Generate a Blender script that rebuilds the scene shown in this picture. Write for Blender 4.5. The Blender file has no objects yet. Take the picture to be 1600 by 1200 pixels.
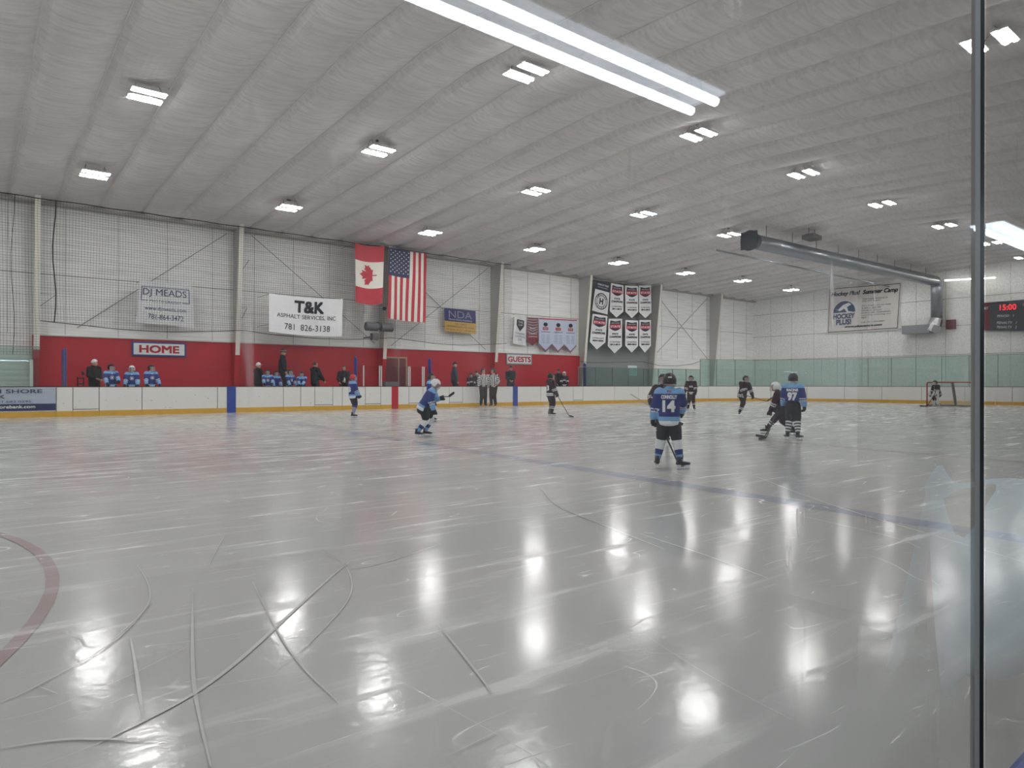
import bpy, bmesh, math, random
from math import sin, cos, pi, radians, sqrt
from mathutils import Vector, Matrix
from mathutils.bvhtree import BVHTree

# ------------------------------------------------------------------ camera, world, exposure
F = 1060.0
ANG = math.atan2(1322, F)
SH = (sin(ANG), cos(ANG))            # long axis of the rink (world x) seen as (right, forward)
DH = (-cos(ANG), sin(ANG))           # short axis (world y)
HC = 1.2
scene = bpy.context.scene
C = scene.collection
cam_d = bpy.data.cameras.new('camera')
cam_d.sensor_width = 36.0
cam_d.lens = F / 1600 * 36
cam_d.clip_start = 0.02
cam_d.clip_end = 300
cam = bpy.data.objects.new('camera', cam_d)
C.objects.link(cam)
cam.matrix_world = (Matrix.Translation((0, 0, HC)) @ Matrix.Rotation(-(pi / 2 - ANG), 4, 'Z')
                    @ Matrix.Rotation(pi / 2, 4, 'X') @ Matrix.Rotation(radians(0.08), 4, 'Z'))
cam_d.shift_y = 0.4 / 1600
scene.camera = cam
world = bpy.data.worlds.new('world')
scene.world = world
world.use_nodes = True
world.node_tree.nodes['Background'].inputs[0].default_value = (0.5, 0.55, 0.6, 1)
world.node_tree.nodes['Background'].inputs[1].default_value = 0.05
scene.view_settings.view_transform = 'Standard'
scene.view_settings.look = 'None'
scene.view_settings.gamma = 1
scene.view_settings.exposure = 0.72
TUBE = 82.0          # strength of the tubes over the ice
LOBBY = 16.0         # strength of the tubes behind the viewer
cy = scene.cycles
cy.max_bounces = 8
cy.diffuse_bounces = 4
cy.glossy_bounces = 4
cy.transmission_bounces = 6
cy.transparent_max_bounces = 40
cy.caustics_reflective = False
cy.caustics_refractive = False
cy.use_light_tree = True
cy.use_adaptive_sampling = True
cy.adaptive_threshold = 0.03
cy.sample_clamp_indirect = 6


def hor(u):
    return 599.3 + u * 2.2 / 1600


def _ray(u):
    a = (u - 800) / F
    return SH[0] * a + SH[1], DH[0] * a + DH[1]


def atd(u, v, d):
    s, dd = _ray(u)
    k = d / dd
    return Vector((s * k, d, HC + (hor(u) - v) / F * k))


def ats(u, v, s):
    ss, dd = _ray(u)
    k = s / ss
    return Vector((s, dd * k, HC + (hor(u) - v) / F * k))


def atz(u, v, z=0.0):
    s, dd = _ray(u)
    k = F * (HC - z) / (v - hor(u))
    return Vector((s * k, dd * k, z))


def lin(c):
    return tuple((x / 12.92 if x <= 0.04045 else ((x + 0.055) / 1.055) ** 2.4) for x in [v / 255 for v in c])


# ------------------------------------------------------------------ materials
MATS = {}


def mat(name, rgb, rough=0.6, var=0.08, scale=6.0, metal=0.0, spec=0.5, bump=0.0, bscale=40.0, stretch=(1, 1, 1)):
    if name in MATS:
        return MATS[name]
    m = bpy.data.materials.new(name)
    m.use_nodes = True
    nt = m.node_tree
    p = nt.nodes['Principled BSDF']
    p.inputs['Roughness'].default_value = rough
    p.inputs['Metallic'].default_value = metal
    p.inputs['Specular IOR Level'].default_value = spec
    c = lin(rgb)
    tc = nt.nodes.new('ShaderNodeTexCoord')
    mp = nt.nodes.new('ShaderNodeMapping')
    mp.inputs['Scale'].default_value = stretch
    nt.links.new(tc.outputs['Object'], mp.inputs[0])
    nz = nt.nodes.new('ShaderNodeTexNoise')
    nz.inputs['Scale'].default_value = scale
    nz.inputs['Detail'].default_value = 3
    nt.links.new(mp.outputs[0], nz.inputs[0])
    mx = nt.nodes.new('ShaderNodeMix')
    mx.data_type = 'RGBA'
    mx.inputs[6].default_value = (*[x * (1 - var) for x in c], 1)
    mx.inputs[7].default_value = (*[min(1, x * (1 + var)) for x in c], 1)
    nt.links.new(nz.outputs[0], mx.inputs[0])
    nt.links.new(mx.outputs[2], p.inputs['Base Color'])
    if bump:
        n2 = nt.nodes.new('ShaderNodeTexNoise')
        n2.inputs['Scale'].default_value = bscale
        nt.links.new(mp.outputs[0], n2.inputs[0])
        b = nt.nodes.new('ShaderNodeBump')
        b.inputs['Strength'].default_value = bump
        b.inputs['Distance'].default_value = 0.02
        nt.links.new(n2.outputs[0], b.inputs['Height'])
        nt.links.new(b.outputs[0], p.inputs['Normal'])
    MATS[name] = m
    return m


def emis(name, rgb, strength):
    if name in MATS:
        return MATS[name]
    m = bpy.data.materials.new(name)
    m.use_nodes = True
    nt = m.node_tree
    nt.nodes.remove(nt.nodes['Principled BSDF'])
    e = nt.nodes.new('ShaderNodeEmission')
    e.inputs[0].default_value = (*rgb, 1)
    e.inputs[1].default_value = strength
    nt.links.new(e.outputs[0], nt.nodes['Material Output'].inputs[0])
    MATS[name] = m
    return m


def math_node(nt, op, a, b=None):
    n = nt.nodes.new('ShaderNodeMath')
    n.operation = op
    for i, v in enumerate((a, b)):
        if v is None:
            continue
        if isinstance(v, (int, float)):
            n.inputs[i].default_value = v
        else:
            nt.links.new(v, n.inputs[i])
    return n.outputs[0]


def maprange(nt, v, a, b, c=0.0, d=1.0):
    n = nt.nodes.new('ShaderNodeMapRange')
    n.inputs[1].default_value = a
    n.inputs[2].default_value = b
    n.inputs[3].default_value = c
    n.inputs[4].default_value = d
    nt.links.new(v, n.inputs[0])
    return n.outputs[0]


def noise(nt, vec, scale, detail=2.0, rot=0.0, sc=(1, 1, 1), loc=(0, 0, 0), dist=0.0):
    mp = nt.nodes.new('ShaderNodeMapping')
    mp.inputs['Rotation'].default_value = (0, 0, rot)
    mp.inputs['Scale'].default_value = sc
    mp.inputs['Location'].default_value = loc
    nt.links.new(vec, mp.inputs[0])
    n = nt.nodes.new('ShaderNodeTexNoise')
    n.inputs['Scale'].default_value = scale
    n.inputs['Detail'].default_value = detail
    n.inputs['Distortion'].default_value = dist
    nt.links.new(mp.outputs[0], n.inputs[0])
    return n.outputs[0]


def mixc(nt, f, a, b):
    mx = nt.nodes.new('ShaderNodeMix')
    mx.data_type = 'RGBA'
    if isinstance(f, (int, float)):
        mx.inputs[0].default_value = f
    else:
        nt.links.new(f, mx.inputs[0])
    for i, v in ((6, a), (7, b)):
        if isinstance(v, tuple):
            mx.inputs[i].default_value = (*v[:3], 1)
        else:
            nt.links.new(v, mx.inputs[i])
    return mx.outputs[2]


def ice_material(name='ice', tint=None, k=0.0):
    m = bpy.data.materials.new(name)
    m.use_nodes = True
    nt = m.node_tree
    p = nt.nodes['Principled BSDF']
    tc = nt.nodes.new('ShaderNodeTexCoord')
    g = nt.nodes.new('ShaderNodeNewGeometry')
    v = g.outputs['Position']
    base = mixc(nt, maprange(nt, noise(nt, v, 0.35, 3, sc=(0.5, 1, 1)), 0.35, 0.65), lin((182, 182, 180)), lin((194, 193, 192)))
    if tint:
        fade = maprange(nt, noise(nt, v, 1.3, 3), 0.3, 0.7, 0.65, 1.0)
        base = mixc(nt, math_node(nt, 'MULTIPLY', fade, k), base, lin(tint))
    tot = None
    # long curved skate cuts: thin contour lines of slow noise, broken up by a mask
    for (sc, rot, st, w, lo, seed, amp) in ((0.22, 0.4, (1, 1.6, 1), 0.0008, 0.52, 3.1, 0.55),
                                           (0.30, -0.6, (1.8, 1, 1), 0.0011, 0.54, 11.7, 0.55),
                                           (0.55, 1.2, (0.6, 1.9, 1), 0.0017, 0.55, 27.3, 0.5),
                                           (0.9, 0.1, (0.4, 1.8, 1), 0.003, 0.55, 41.9, 0.5),
                                           (1.3, -0.35, (0.35, 2.0, 1), 0.0045, 0.54, 57.7, 0.5),
                                           (1.6, 0.8, (0.5, 2.4, 1), 0.006, 0.56, 77.7, 0.5)):
        n = noise(nt, v, sc, 1.2, rot, st, (seed, -seed, 0))
        a = math_node(nt, 'ABSOLUTE', math_node(nt, 'SUBTRACT', n, 0.5))
        line = maprange(nt, a, 0.0, w, 1.0, 0.0)
        mask = maprange(nt, noise(nt, v, sc * 2.4, 3, rot + 1, (1, 1, 1), (-seed, seed * 2, 0)), lo, lo + 0.07)
        l = math_node(nt, 'MULTIPLY', math_node(nt, 'MULTIPLY', line, mask), amp)
        tot = l if tot is None else math_node(nt, 'MAXIMUM', tot, l)
    # short scuffs and snow dust, stretched along the rink
    for (sc, rot, st, lo, hi, amp) in ((1.5, 0.06, (0.35, 3.2, 1), 0.60, 0.72, 0.55), (1.2, -0.10, (0.3, 4.5, 1), 0.60, 0.74, 0.5),
                                      (4.0, 0.5, (0.3, 3.0, 1), 0.66, 0.76, 0.45), (14.0, 0.0, (1, 1, 1), 0.68, 0.8, 0.3)):
        n = noise(nt, v, sc, 4, rot, st, (sc * 5, 0, 0))
        l = math_node(nt, 'MULTIPLY', maprange(nt, n, lo, hi), amp)
        tot = math_node(nt, 'MAXIMUM', tot, l)
    # the heavily skated middle of the rink carries dense fine streaks
    sp = nt.nodes.new('ShaderNodeSeparateXYZ'); nt.links.new(v, sp.inputs[0])
    worn = maprange(nt, sp.outputs[1], 5.0, 11.0)
    for (sc, rot, st, lo, hi, amp) in ((3.0, 0.12, (0.35, 3.5, 1), 0.53, 0.68, 0.6), (2.2, -0.2, (0.3, 4.0, 1), 0.54, 0.66, 0.55), (1.0, 0.5, (0.5, 5.0, 1), 0.56, 0.64, 0.5)):
        n = noise(nt, v, sc, 5, rot, st, (sc * 9, 3, 0), 0.6)
        tot = math_node(nt, 'MAXIMUM', tot, math_node(nt, 'MULTIPLY', math_node(nt, 'MULTIPLY', maprange(nt, n, lo, hi), amp), worn))
    col = mixc(nt, tot, base, lin((222, 222, 221)))
    nt.links.new(col, p.inputs['Base Color'])
    rr = maprange(nt, noise(nt, v, 2.5, 5), 0.3, 0.7, 0.10, 0.18)
    rgh = math_node(nt, 'ADD', rr, math_node(nt, 'MULTIPLY', tot, 0.35))
    nt.links.new(rgh, p.inputs['Roughness'])
    p.inputs['Specular IOR Level'].default_value = 0.36
    p.inputs['IOR'].default_value = 1.45
    h = math_node(nt, 'ADD', math_node(nt, 'MULTIPLY', noise(nt, v, 22, 3), 0.35), math_node(nt, 'MULTIPLY', tot, 0.6))
    b = nt.nodes.new('ShaderNodeBump')
    b.inputs['Strength'].default_value = 0.35
    b.inputs['Distance'].default_value = 0.006
    nt.links.new(h, b.inputs['Height'])
    nt.links.new(b.outputs[0], p.inputs['Normal'])
    return m


def liner_material(name, rgb, dirty=0.15):
    """vinyl faced insulation: fine ribs along the building (world x) plus soft mottling"""
    m = bpy.data.materials.new(name)
    m.use_nodes = True
    nt = m.node_tree
    p = nt.nodes['Principled BSDF']
    g = nt.nodes.new('ShaderNodeNewGeometry')
    v = g.outputs['Position']
    c = lin(rgb)
    p.inputs['Specular IOR Level'].default_value = 0.15
    ribs = noise(nt, v, 1.0, 4, 0, (0.5, 10, 10))
    blot = noise(nt, v, 0.5, 4)
    col = mixc(nt, maprange(nt, blot, 0.3, 0.7), tuple(x * (1 - dirty) for x in c), c)
    col = mixc(nt, maprange(nt, ribs, 0.42, 0.66, 0, 0.62), col, tuple(x * 0.72 for x in c))
    nt.links.new(col, p.inputs['Base Color'])
    p.inputs['Roughness'].default_value = 0.75
    b = nt.nodes.new('ShaderNodeBump')
    b.inputs['Strength'].default_value = 0.8
    b.inputs['Distance'].default_value = 0.03
    nt.links.new(ribs, b.inputs['Height'])
    nt.links.new(b.outputs[0], p.inputs['Normal'])
    return m


def glass_material(name, tint=(0.93, 0.97, 0.96), refl=1.0, scratches=False, haze=0.0):
    m = bpy.data.materials.new(name)
    m.use_nodes = True
    nt = m.node_tree
    nt.nodes.remove(nt.nodes['Principled BSDF'])
    out = nt.nodes['Material Output']
    tr = nt.nodes.new('ShaderNodeBsdfTransparent')
    tr.inputs[0].default_value = (*tint, 1)
    gl = nt.nodes.new('ShaderNodeBsdfGlossy')
    gl.inputs['Roughness'].default_value = 0.012
    fr = nt.nodes.new('ShaderNodeFresnel')
    fr.inputs[0].default_value = 1.45
    mx = nt.nodes.new('ShaderNodeMixShader')
    gm = nt.nodes.new('ShaderNodeNewGeometry')
    front = math_node(nt, 'SUBTRACT', 1.0, gm.outputs['Backfacing'])
    both = math_node(nt, 'MINIMUM', math_node(nt, 'MULTIPLY', math_node(nt, 'MULTIPLY', fr.outputs[0], 1.7 * refl), front), 0.95)
    nt.links.new(both, mx.inputs[0])
    nt.links.new(tr.outputs[0], mx.inputs[1])
    nt.links.new(gl.outputs[0], mx.inputs[2])
    last = mx.outputs[0]
    if scratches or haze:
        g = nt.nodes.new('ShaderNodeNewGeometry')
        v = g.outputs['Position']
        df = nt.nodes.new('ShaderNodeBsdfTranslucent')
        df.inputs[0].default_value = (0.8, 0.82, 0.85, 1)
        f = haze
        if scratches:
            n = noise(nt, v, 9, 3, 0, (1, 1, 0.35))
            f1 = maprange(nt, n, 0.60, 0.82, 0.0, 0.10)
            n2 = noise(nt, v, 55, 2, 0, (1, 1, 0.16))
            f2 = math_node(nt, 'MULTIPLY', maprange(nt, n2, 0.69, 0.74, 0.0, 0.35), maprange(nt, noise(nt, v, 7, 2), 0.52, 0.62))
            f = math_node(nt, 'ADD', math_node(nt, 'ADD', f1, f2), haze)
        m2 = nt.nodes.new('ShaderNodeMixShader')
        if isinstance(f, float):
            m2.inputs[0].default_value = f
        else:
            nt.links.new(f, m2.inputs[0])
        nt.links.new(last, m2.inputs[1])
        nt.links.new(df.outputs[0], m2.inputs[2])
        last = m2.outputs[0]
    nt.links.new(last, out.inputs[0])
    return m


# ------------------------------------------------------------------ mesh collecting
class MB:
    def __init__(s):
        s.v = []; s.f = []; s.m = []

    def add(s, vs, fs, mi=0):
        n = len(s.v)
        s.v += [tuple(v) for v in vs]
        s.f += [tuple(i + n for i in f) for f in fs]
        s.m += [mi] * len(fs)

    def box(s, a, b, mi=0, M=None):
        x0, y0, z0 = a; x1, y1, z1 = b
        vs = [Vector(p) for p in ((x0, y0, z0), (x1, y0, z0), (x1, y1, z0), (x0, y1, z0), (x0, y0, z1), (x1, y0, z1), (x1, y1, z1), (x0, y1, z1))]
        if M is not None:
            vs = [M @ v for v in vs]
        s.add(vs, [(0, 3, 2, 1), (4, 5, 6, 7), (0, 1, 5, 4), (1, 2, 6, 5), (2, 3, 7, 6), (3, 0, 4, 7)], mi)

    def loft(s, pts, lat=(1, 0, 0), n=12, mi=0, round_ends=True, mis=None, cap=1.0):
        """pts: list of (position, rx, ry); rx lies along lat"""
        P = [Vector(p[0]) for p in pts]
        lat = Vector(lat)
        rings = []
        K = len(P)
        for i in range(K):
            t = (P[min(i + 1, K - 1)] - P[max(i - 1, 0)])
            if t.length < 1e-6:
                t = Vector((0, 0, 1))
            t.normalize()
            a = lat - t * lat.dot(t)
            if a.length < 1e-3:
                a = t.orthogonal()
            a.normalize()
            b = t.cross(a)
            rings.append((P[i], a, b, t, pts[i][1], pts[i][2]))
        seq = []
        if round_ends:
            p, a, b, t, rx, ry = rings[0]
            r = min(rx, ry) * cap
            for k in (0.98, 0.8, 0.45):
                q = sqrt(1 - k * k)
                seq.append((p - t * r * k, a, b, rx * q ** (1 if cap == 1 else .6), ry * q ** (1 if cap == 1 else .6), 0))
        for i, (p, a, b, t, rx, ry) in enumerate(rings):
            seq.append((p, a, b, rx, ry, i))
        if round_ends:
            p, a, b, t, rx, ry = rings[-1]
            r = min(rx, ry)
            for k in (0.45, 0.8, 0.98):
                q = sqrt(1 - k * k)
                seq.append((p + t * r * k, a, b, rx * q, ry * q, K - 1))
        vs = []
        for (p, a, b, rx, ry, i) in seq:
            for j in range(n):
                an = 2 * pi * j / n
                vs.append(p + a * cos(an) * rx + b * sin(an) * ry)
        base = len(s.v)
        s.v += [tuple(v) for v in vs]
        for i in range(len(seq) - 1):
            for j in range(n):
                j2 = (j + 1) % n
                s.f.append((base + i * n + j, base + i * n + j2, base + (i + 1) * n + j2, base + (i + 1) * n + j))
                s.m.append(mis[min(seq[i][5], len(mis) - 1)] if mis else mi)
        s.f.append(tuple(base + j for j in reversed(range(n)))); s.m.append(mis[0] if mis else mi)
        s.f.append(tuple(base + (len(seq) - 1) * n + j for j in range(n))); s.m.append(mis[-1] if mis else mi)

    def tube(s, a, b, r, r2=None, n=8, mi=0):
        s.loft([(a, r, r), (b, r if r2 is None else r2, r if r2 is None else r2)], n=n, mi=mi, round_ends=False)

    def ell(s, c, r, mi=0, nu=14, nv=9, M=None, keep=None):
        vs = []; fs = []
        for i in range(nv + 1):
            th = pi * i / nv
            for j in range(nu):
                ph = 2 * pi * j / nu
                p = Vector((sin(th) * cos(ph) * r[0], sin(th) * sin(ph) * r[1], cos(th) * r[2]))
                if M is not None:
                    p = M @ p
                vs.append(p + Vector(c))
        for i in range(nv):
            for j in range(nu):
                j2 = (j + 1) % nu
                fs.append((i * nu + j, (i + 1) * nu + j, (i + 1) * nu + j2, i * nu + j2))
        s.add(vs, fs, mi)

    def wire(s, pts, r, n=6, mi=0):
        s.loft([(p, r, r) for p in pts], lat=(0.31, 0.52, 0.79), n=n, mi=mi, round_ends=False)

    def mesh(s, name, mats):
        me = bpy.data.meshes.new(name)
        me.from_pydata(s.v, [], s.f)
        for m in mats:
            me.materials.append(m)
        me.polygons.foreach_set('material_index', s.m)
        me.update()
        return me

    def build(s, name, mats, parent=None, smooth=False, voxel=None, matf=None, sm=3):
        if not isinstance(mats, (list, tuple)):
            mats = [mats]
        me = s.mesh(name, mats)
        o = bpy.data.objects.new(name, me)
        C.objects.link(o)
        if voxel:
            r = o.modifiers.new('r', 'REMESH')
            r.mode = 'VOXEL'
            r.voxel_size = voxel
            q = o.modifiers.new('s', 'SMOOTH')
            q.iterations = sm
            q.factor = 0.5
            dg = bpy.context.evaluated_depsgraph_get()
            me2 = bpy.data.meshes.new_from_object(o.evaluated_get(dg))
            o.modifiers.clear()
            o.data = me2
            me2.name = name
            bpy.data.meshes.remove(me)
            me = me2
            me.materials.clear()
            for m in mats:
                me.materials.append(m)
            if matf:
                me.polygons.foreach_set('material_index', [matf(p.center) for p in me.polygons])
            else:
                me.polygons.foreach_set('material_index', [0] * len(me.polygons))
            smooth = True
        if smooth:
            me.polygons.foreach_set('use_smooth', [True] * len(me.polygons))
        me.update()
        if parent is not None:
            o.parent = parent
        return o


def tag(o, label=None, cat=None, group=None, kind=None):
    if label: o['label'] = label
    if cat: o['category'] = cat
    if group: o['group'] = group
    if kind: o['kind'] = kind
    return o


def empty(name, loc=(0, 0, 0), rz=0.0):
    o = bpy.data.objects.new(name, None)
    C.objects.link(o)
    o.location = loc
    o.rotation_euler = (0, 0, rz)
    return o


def struct(name, mb, mats, parent=None, smooth=False):
    o = mb.build(name, mats, parent, smooth)
    if parent is None:
        o['kind'] = 'structure'
    return o


# ------------------------------------------------------------------ lettering
def text_mesh(txt, size, bold=0.0, xs=1.0, shear=0.0, align='CENTER', space=1.0, depth=0.0):
    cu = bpy.data.curves.new('t', 'FONT')
    cu.body = txt
    cu.size = size
    cu.offset = min(0.0, bold) * size
    cu.shear = shear
    cu.align_x = align
    cu.align_y = 'CENTER'
    cu.space_character = space
    cu.resolution_u = 3
    cu.extrude = depth
    o = bpy.data.objects.new('t', cu)
    C.objects.link(o)
    dg = bpy.context.evaluated_depsgraph_get()
    me = bpy.data.meshes.new_from_object(o.evaluated_get(dg))
    bpy.data.objects.remove(o)
    bpy.data.curves.remove(cu)
    if bold > 0:
        # heavier strokes: slightly shifted layers, each a hair in front of the last
        bm = bmesh.new()
        e = bold * size
        for k, (dx, dy) in enumerate(((-e, -e), (e, -e), (-e, e), (e, e), (0, 0))):
            n0 = len(bm.verts)
            bm.from_mesh(me)
            bm.verts.ensure_lookup_table()
            for v in bm.verts[n0:]:
                v.co.x += dx; v.co.y += dy; v.co.z = k * 0.0006
        bm.to_mesh(me); bm.free()
    for v in me.vertices:
        v.co.x *= xs
    return me


def fit_text(txt, w, h, **k):
    """text scaled so that its box is w wide and h high"""
    me = text_mesh(txt, 1.0, **k)
    xs = [v.co.x for v in me.vertices]; ys = [v.co.y for v in me.vertices]
    x0, x1, y0, y1 = min(xs), max(xs), min(ys), max(ys)
    for v in me.vertices:
        v.co.x = (v.co.x - (x0 + x1) / 2) * w / (x1 - x0)
        v.co.y = (v.co.y - (y0 + y1) / 2) * h / (y1 - y0)
    return me


def panel_map(c00, c10, c11, c01, bulge=0.0, sag=0.0):
    """corners bottom-left, bottom-right, top-right, top-left; (a,b) in 0..1 -> point"""
    c = [Vector(x) for x in (c00, c10, c11, c01)]
    n = (c[1] - c[0]).cross(c[3] - c[0]).normalized()

    def f(a, b, off=0.0):
        p = c[0].lerp(c[1], a).lerp(c[3].lerp(c[2], a), b)
        wv = sin(a * pi * 3 + b * 2) * 0.5 + sin(a * 7 + b * 5) * 0.3
        p = p + n * (off + bulge * wv)
        p.z -= sag * 4 * a * (1 - a)
        return p
    return f


def panel(name, f, mats, nx=12, ny=10, matf=None, parent=None, thick=0.006, shape=None):
    """thin cloth or board panel following the map f. shape(a) -> lowest b"""
    mb = MB()
    for side, off in ((0, 0.0), (1, -thick)):
        vs = []
        for j in range(ny + 1):
            for i in range(nx + 1):
                a = i / nx
                lo = shape(a) if shape else 0.0
                b = lo + (1 - lo) * j / ny
                vs.append(f(a, b, off))
        fs = []; n = len(mb.v)
        mb.v += [tuple(v) for v in vs]
        for j in range(ny):
            for i in range(nx):
                q = (j * (nx + 1) + i, j * (nx + 1) + i + 1, (j + 1) * (nx + 1) + i + 1, (j + 1) * (nx + 1) + i)
                if side:
                    q = q[::-1]
                mb.f.append(tuple(x + n for x in q))
                mb.m.append(matf((i + .5) / nx, (j + .5) / ny) if matf else 0)
    N = (nx + 1) * (ny + 1)
    rim = [i for i in range(nx + 1)] + [(j + 1) * (nx + 1) - 1 for j in range(1, ny + 1)] + \
          [ny * (nx + 1) + i for i in reversed(range(nx))] + [j * (nx + 1) for j in reversed(range(1, ny))]
    for k in range(len(rim)):
        a, b = rim[k], rim[(k + 1) % len(rim)]
        mb.f.append((b, a, a + N, b + N)); mb.m.append(0)
    return mb.build(name, mats, parent)


def grid_map(bm, f, off, n=12):
    for ax in (0, 1):
        for k in range(1, n):
            co = [0, 0, 0]; no = [0, 0, 0]; co[ax] = k / n; no[ax] = 1
            bmesh.ops.bisect_plane(bm, geom=bm.verts[:] + bm.edges[:] + bm.faces[:], plane_co=co, plane_no=no)
    bmesh.ops.triangulate(bm, faces=bm.faces[:])
    for v in bm.verts:
        v.co = f(v.co.x, v.co.y, off + v.co.z)


def write_on(f, W, H, txt, cx, cy, w, h, m, parent, name='lettering', off=0.016, **k):
    """put text on a panel map: centre (cx,cy) and size (w,h) are fractions of the panel"""
    me = fit_text(txt, w, h, **k)
    for v in me.vertices:
        v.co.x += cx; v.co.y += cy
    bm = bmesh.new(); bm.from_mesh(me)
    grid_map(bm, f, off)
    bm.to_mesh(me); bm.free()
    me.materials.clear()
    me.materials.append(m)
    o = bpy.data.objects.new(name, me)
    C.objects.link(o)
    o.parent = parent
    return o


def shape_on(f, polys, m, parent, name, off=0.011):
    """polys: outlines (a,b) on the panel, filled"""
    bm = bmesh.new()
    for pl in polys:
        vs = [bm.verts.new((a, b, 0)) for a, b in pl]
        bm.faces.new(vs)
    bmesh.ops.triangulate(bm, faces=bm.faces[:])
    grid_map(bm, f, off)
    me = bpy.data.meshes.new(name)
    bm.to_mesh(me); bm.free()
    me.materials.append(m)
    o = bpy.data.objects.new(name, me)
    C.objects.link(o)
    o.parent = parent
    return o


def disc(cx, cy, rx, ry, n=28, a0=0, a1=2 * pi):
    return [(cx + rx * cos(a0 + (a1 - a0) * i / n), cy + ry * sin(a0 + (a1 - a0) * i / n)) for i in range(n if a1 - a0 > 6.2 else n + 1)]


def ring_polys(cx, cy, rx, ry, t, n=28):
    out = []
    for i in range(n):
        a, b = 2 * pi * i / n, 2 * pi * (i + 1) / n
        out.append([(cx + rx * cos(a), cy + ry * sin(a)), (cx + rx * cos(b), cy + ry * sin(b)),
                    (cx + rx * (1 - t) * cos(b), cy + ry * (1 - t) * sin(b)), (cx + rx * (1 - t) * cos(a), cy + ry * (1 - t) * sin(a))])
    return out


def rect(x0, y0, x1, y1):
    return [(x0, y0), (x1, y0), (x1, y1), (x0, y1)]


# palette
WHITE = mat('white_paint', (214, 213, 209), 0.5, 0.04, 1.5)
BOARD = mat('white_board', (226, 225, 221), 0.32, 0.03, 3, bump=0.05, bscale=8)
YELLOW = mat('yellow_kick', (206, 160, 52), 0.4, 0.12, 5)
REDP = mat('red_paint', (182, 22, 38), 0.5, 0.1, 1.2)
BLUEP = mat('blue_paint', (36, 66, 150), 0.4, 0.08, 3)
NAVY = mat('navy', (24, 30, 58), 0.6, 0.1)
BLACK = mat('black', (14, 14, 16), 0.55, 0.15)
DARK = mat('dark_gray', (52, 54, 58), 0.5, 0.15)
GRAYM = mat('gray_metal', (140, 142, 146), 0.35, 0.08, metal=0.7)
GALV = mat('galvanised', (150, 154, 160), 0.32, 0.15, 5, metal=0.85)
CLOTHW = mat('banner_white', (226, 226, 228), 0.7, 0.04)
INK = mat('ink', (20, 20, 24), 0.7, 0.05)
INKBLUE = mat('ink_blue', (62, 74, 108), 0.7, 0.05)
INKRED = mat('ink_red', (178, 34, 50), 0.7, 0.05)
CORD = mat('net_cord', (40, 40, 44), 0.8, 0.1)
ICE = ice_material()
TUBEM = emis('lamp_tube', (1.0, 0.972, 0.975), TUBE)
TUBEL = emis('lobby_tube', (0.80, 0.90, 1.0), LOBBY)
LINER = liner_material('ceiling_liner', (232, 229, 229))
WALLM = liner_material('wall_liner', (248, 247, 244), 0.04)
RGLASS = glass_material('rink_glass', (0.75, 0.86, 0.83), 1.0, haze=0.04)
CGLASS = glass_material('clear_glass', (0.94, 0.96, 0.96), 1.0)
NEARG = glass_material('window_glass', (0.965, 0.985, 0.975), 1.0, scratches=True, haze=0.012)

# ------------------------------------------------------------------ the room
S0, S1 = -14.0, 53.5        # end walls
DW = 33.1                   # far long wall
DG = 0.30                   # window plane
BD = 29.4                   # ice face of the far boards
BE = 48.0                   # ice face of the end boards
RC = 8.5
RIDGE = 14.6


def ceil_z(d):
    return 8.60 + 0.05 * (DW - d) if d > RIDGE else 8.60 + 0.05 * (DW - RIDGE) - 0.05 * (RIDGE - d)


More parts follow.
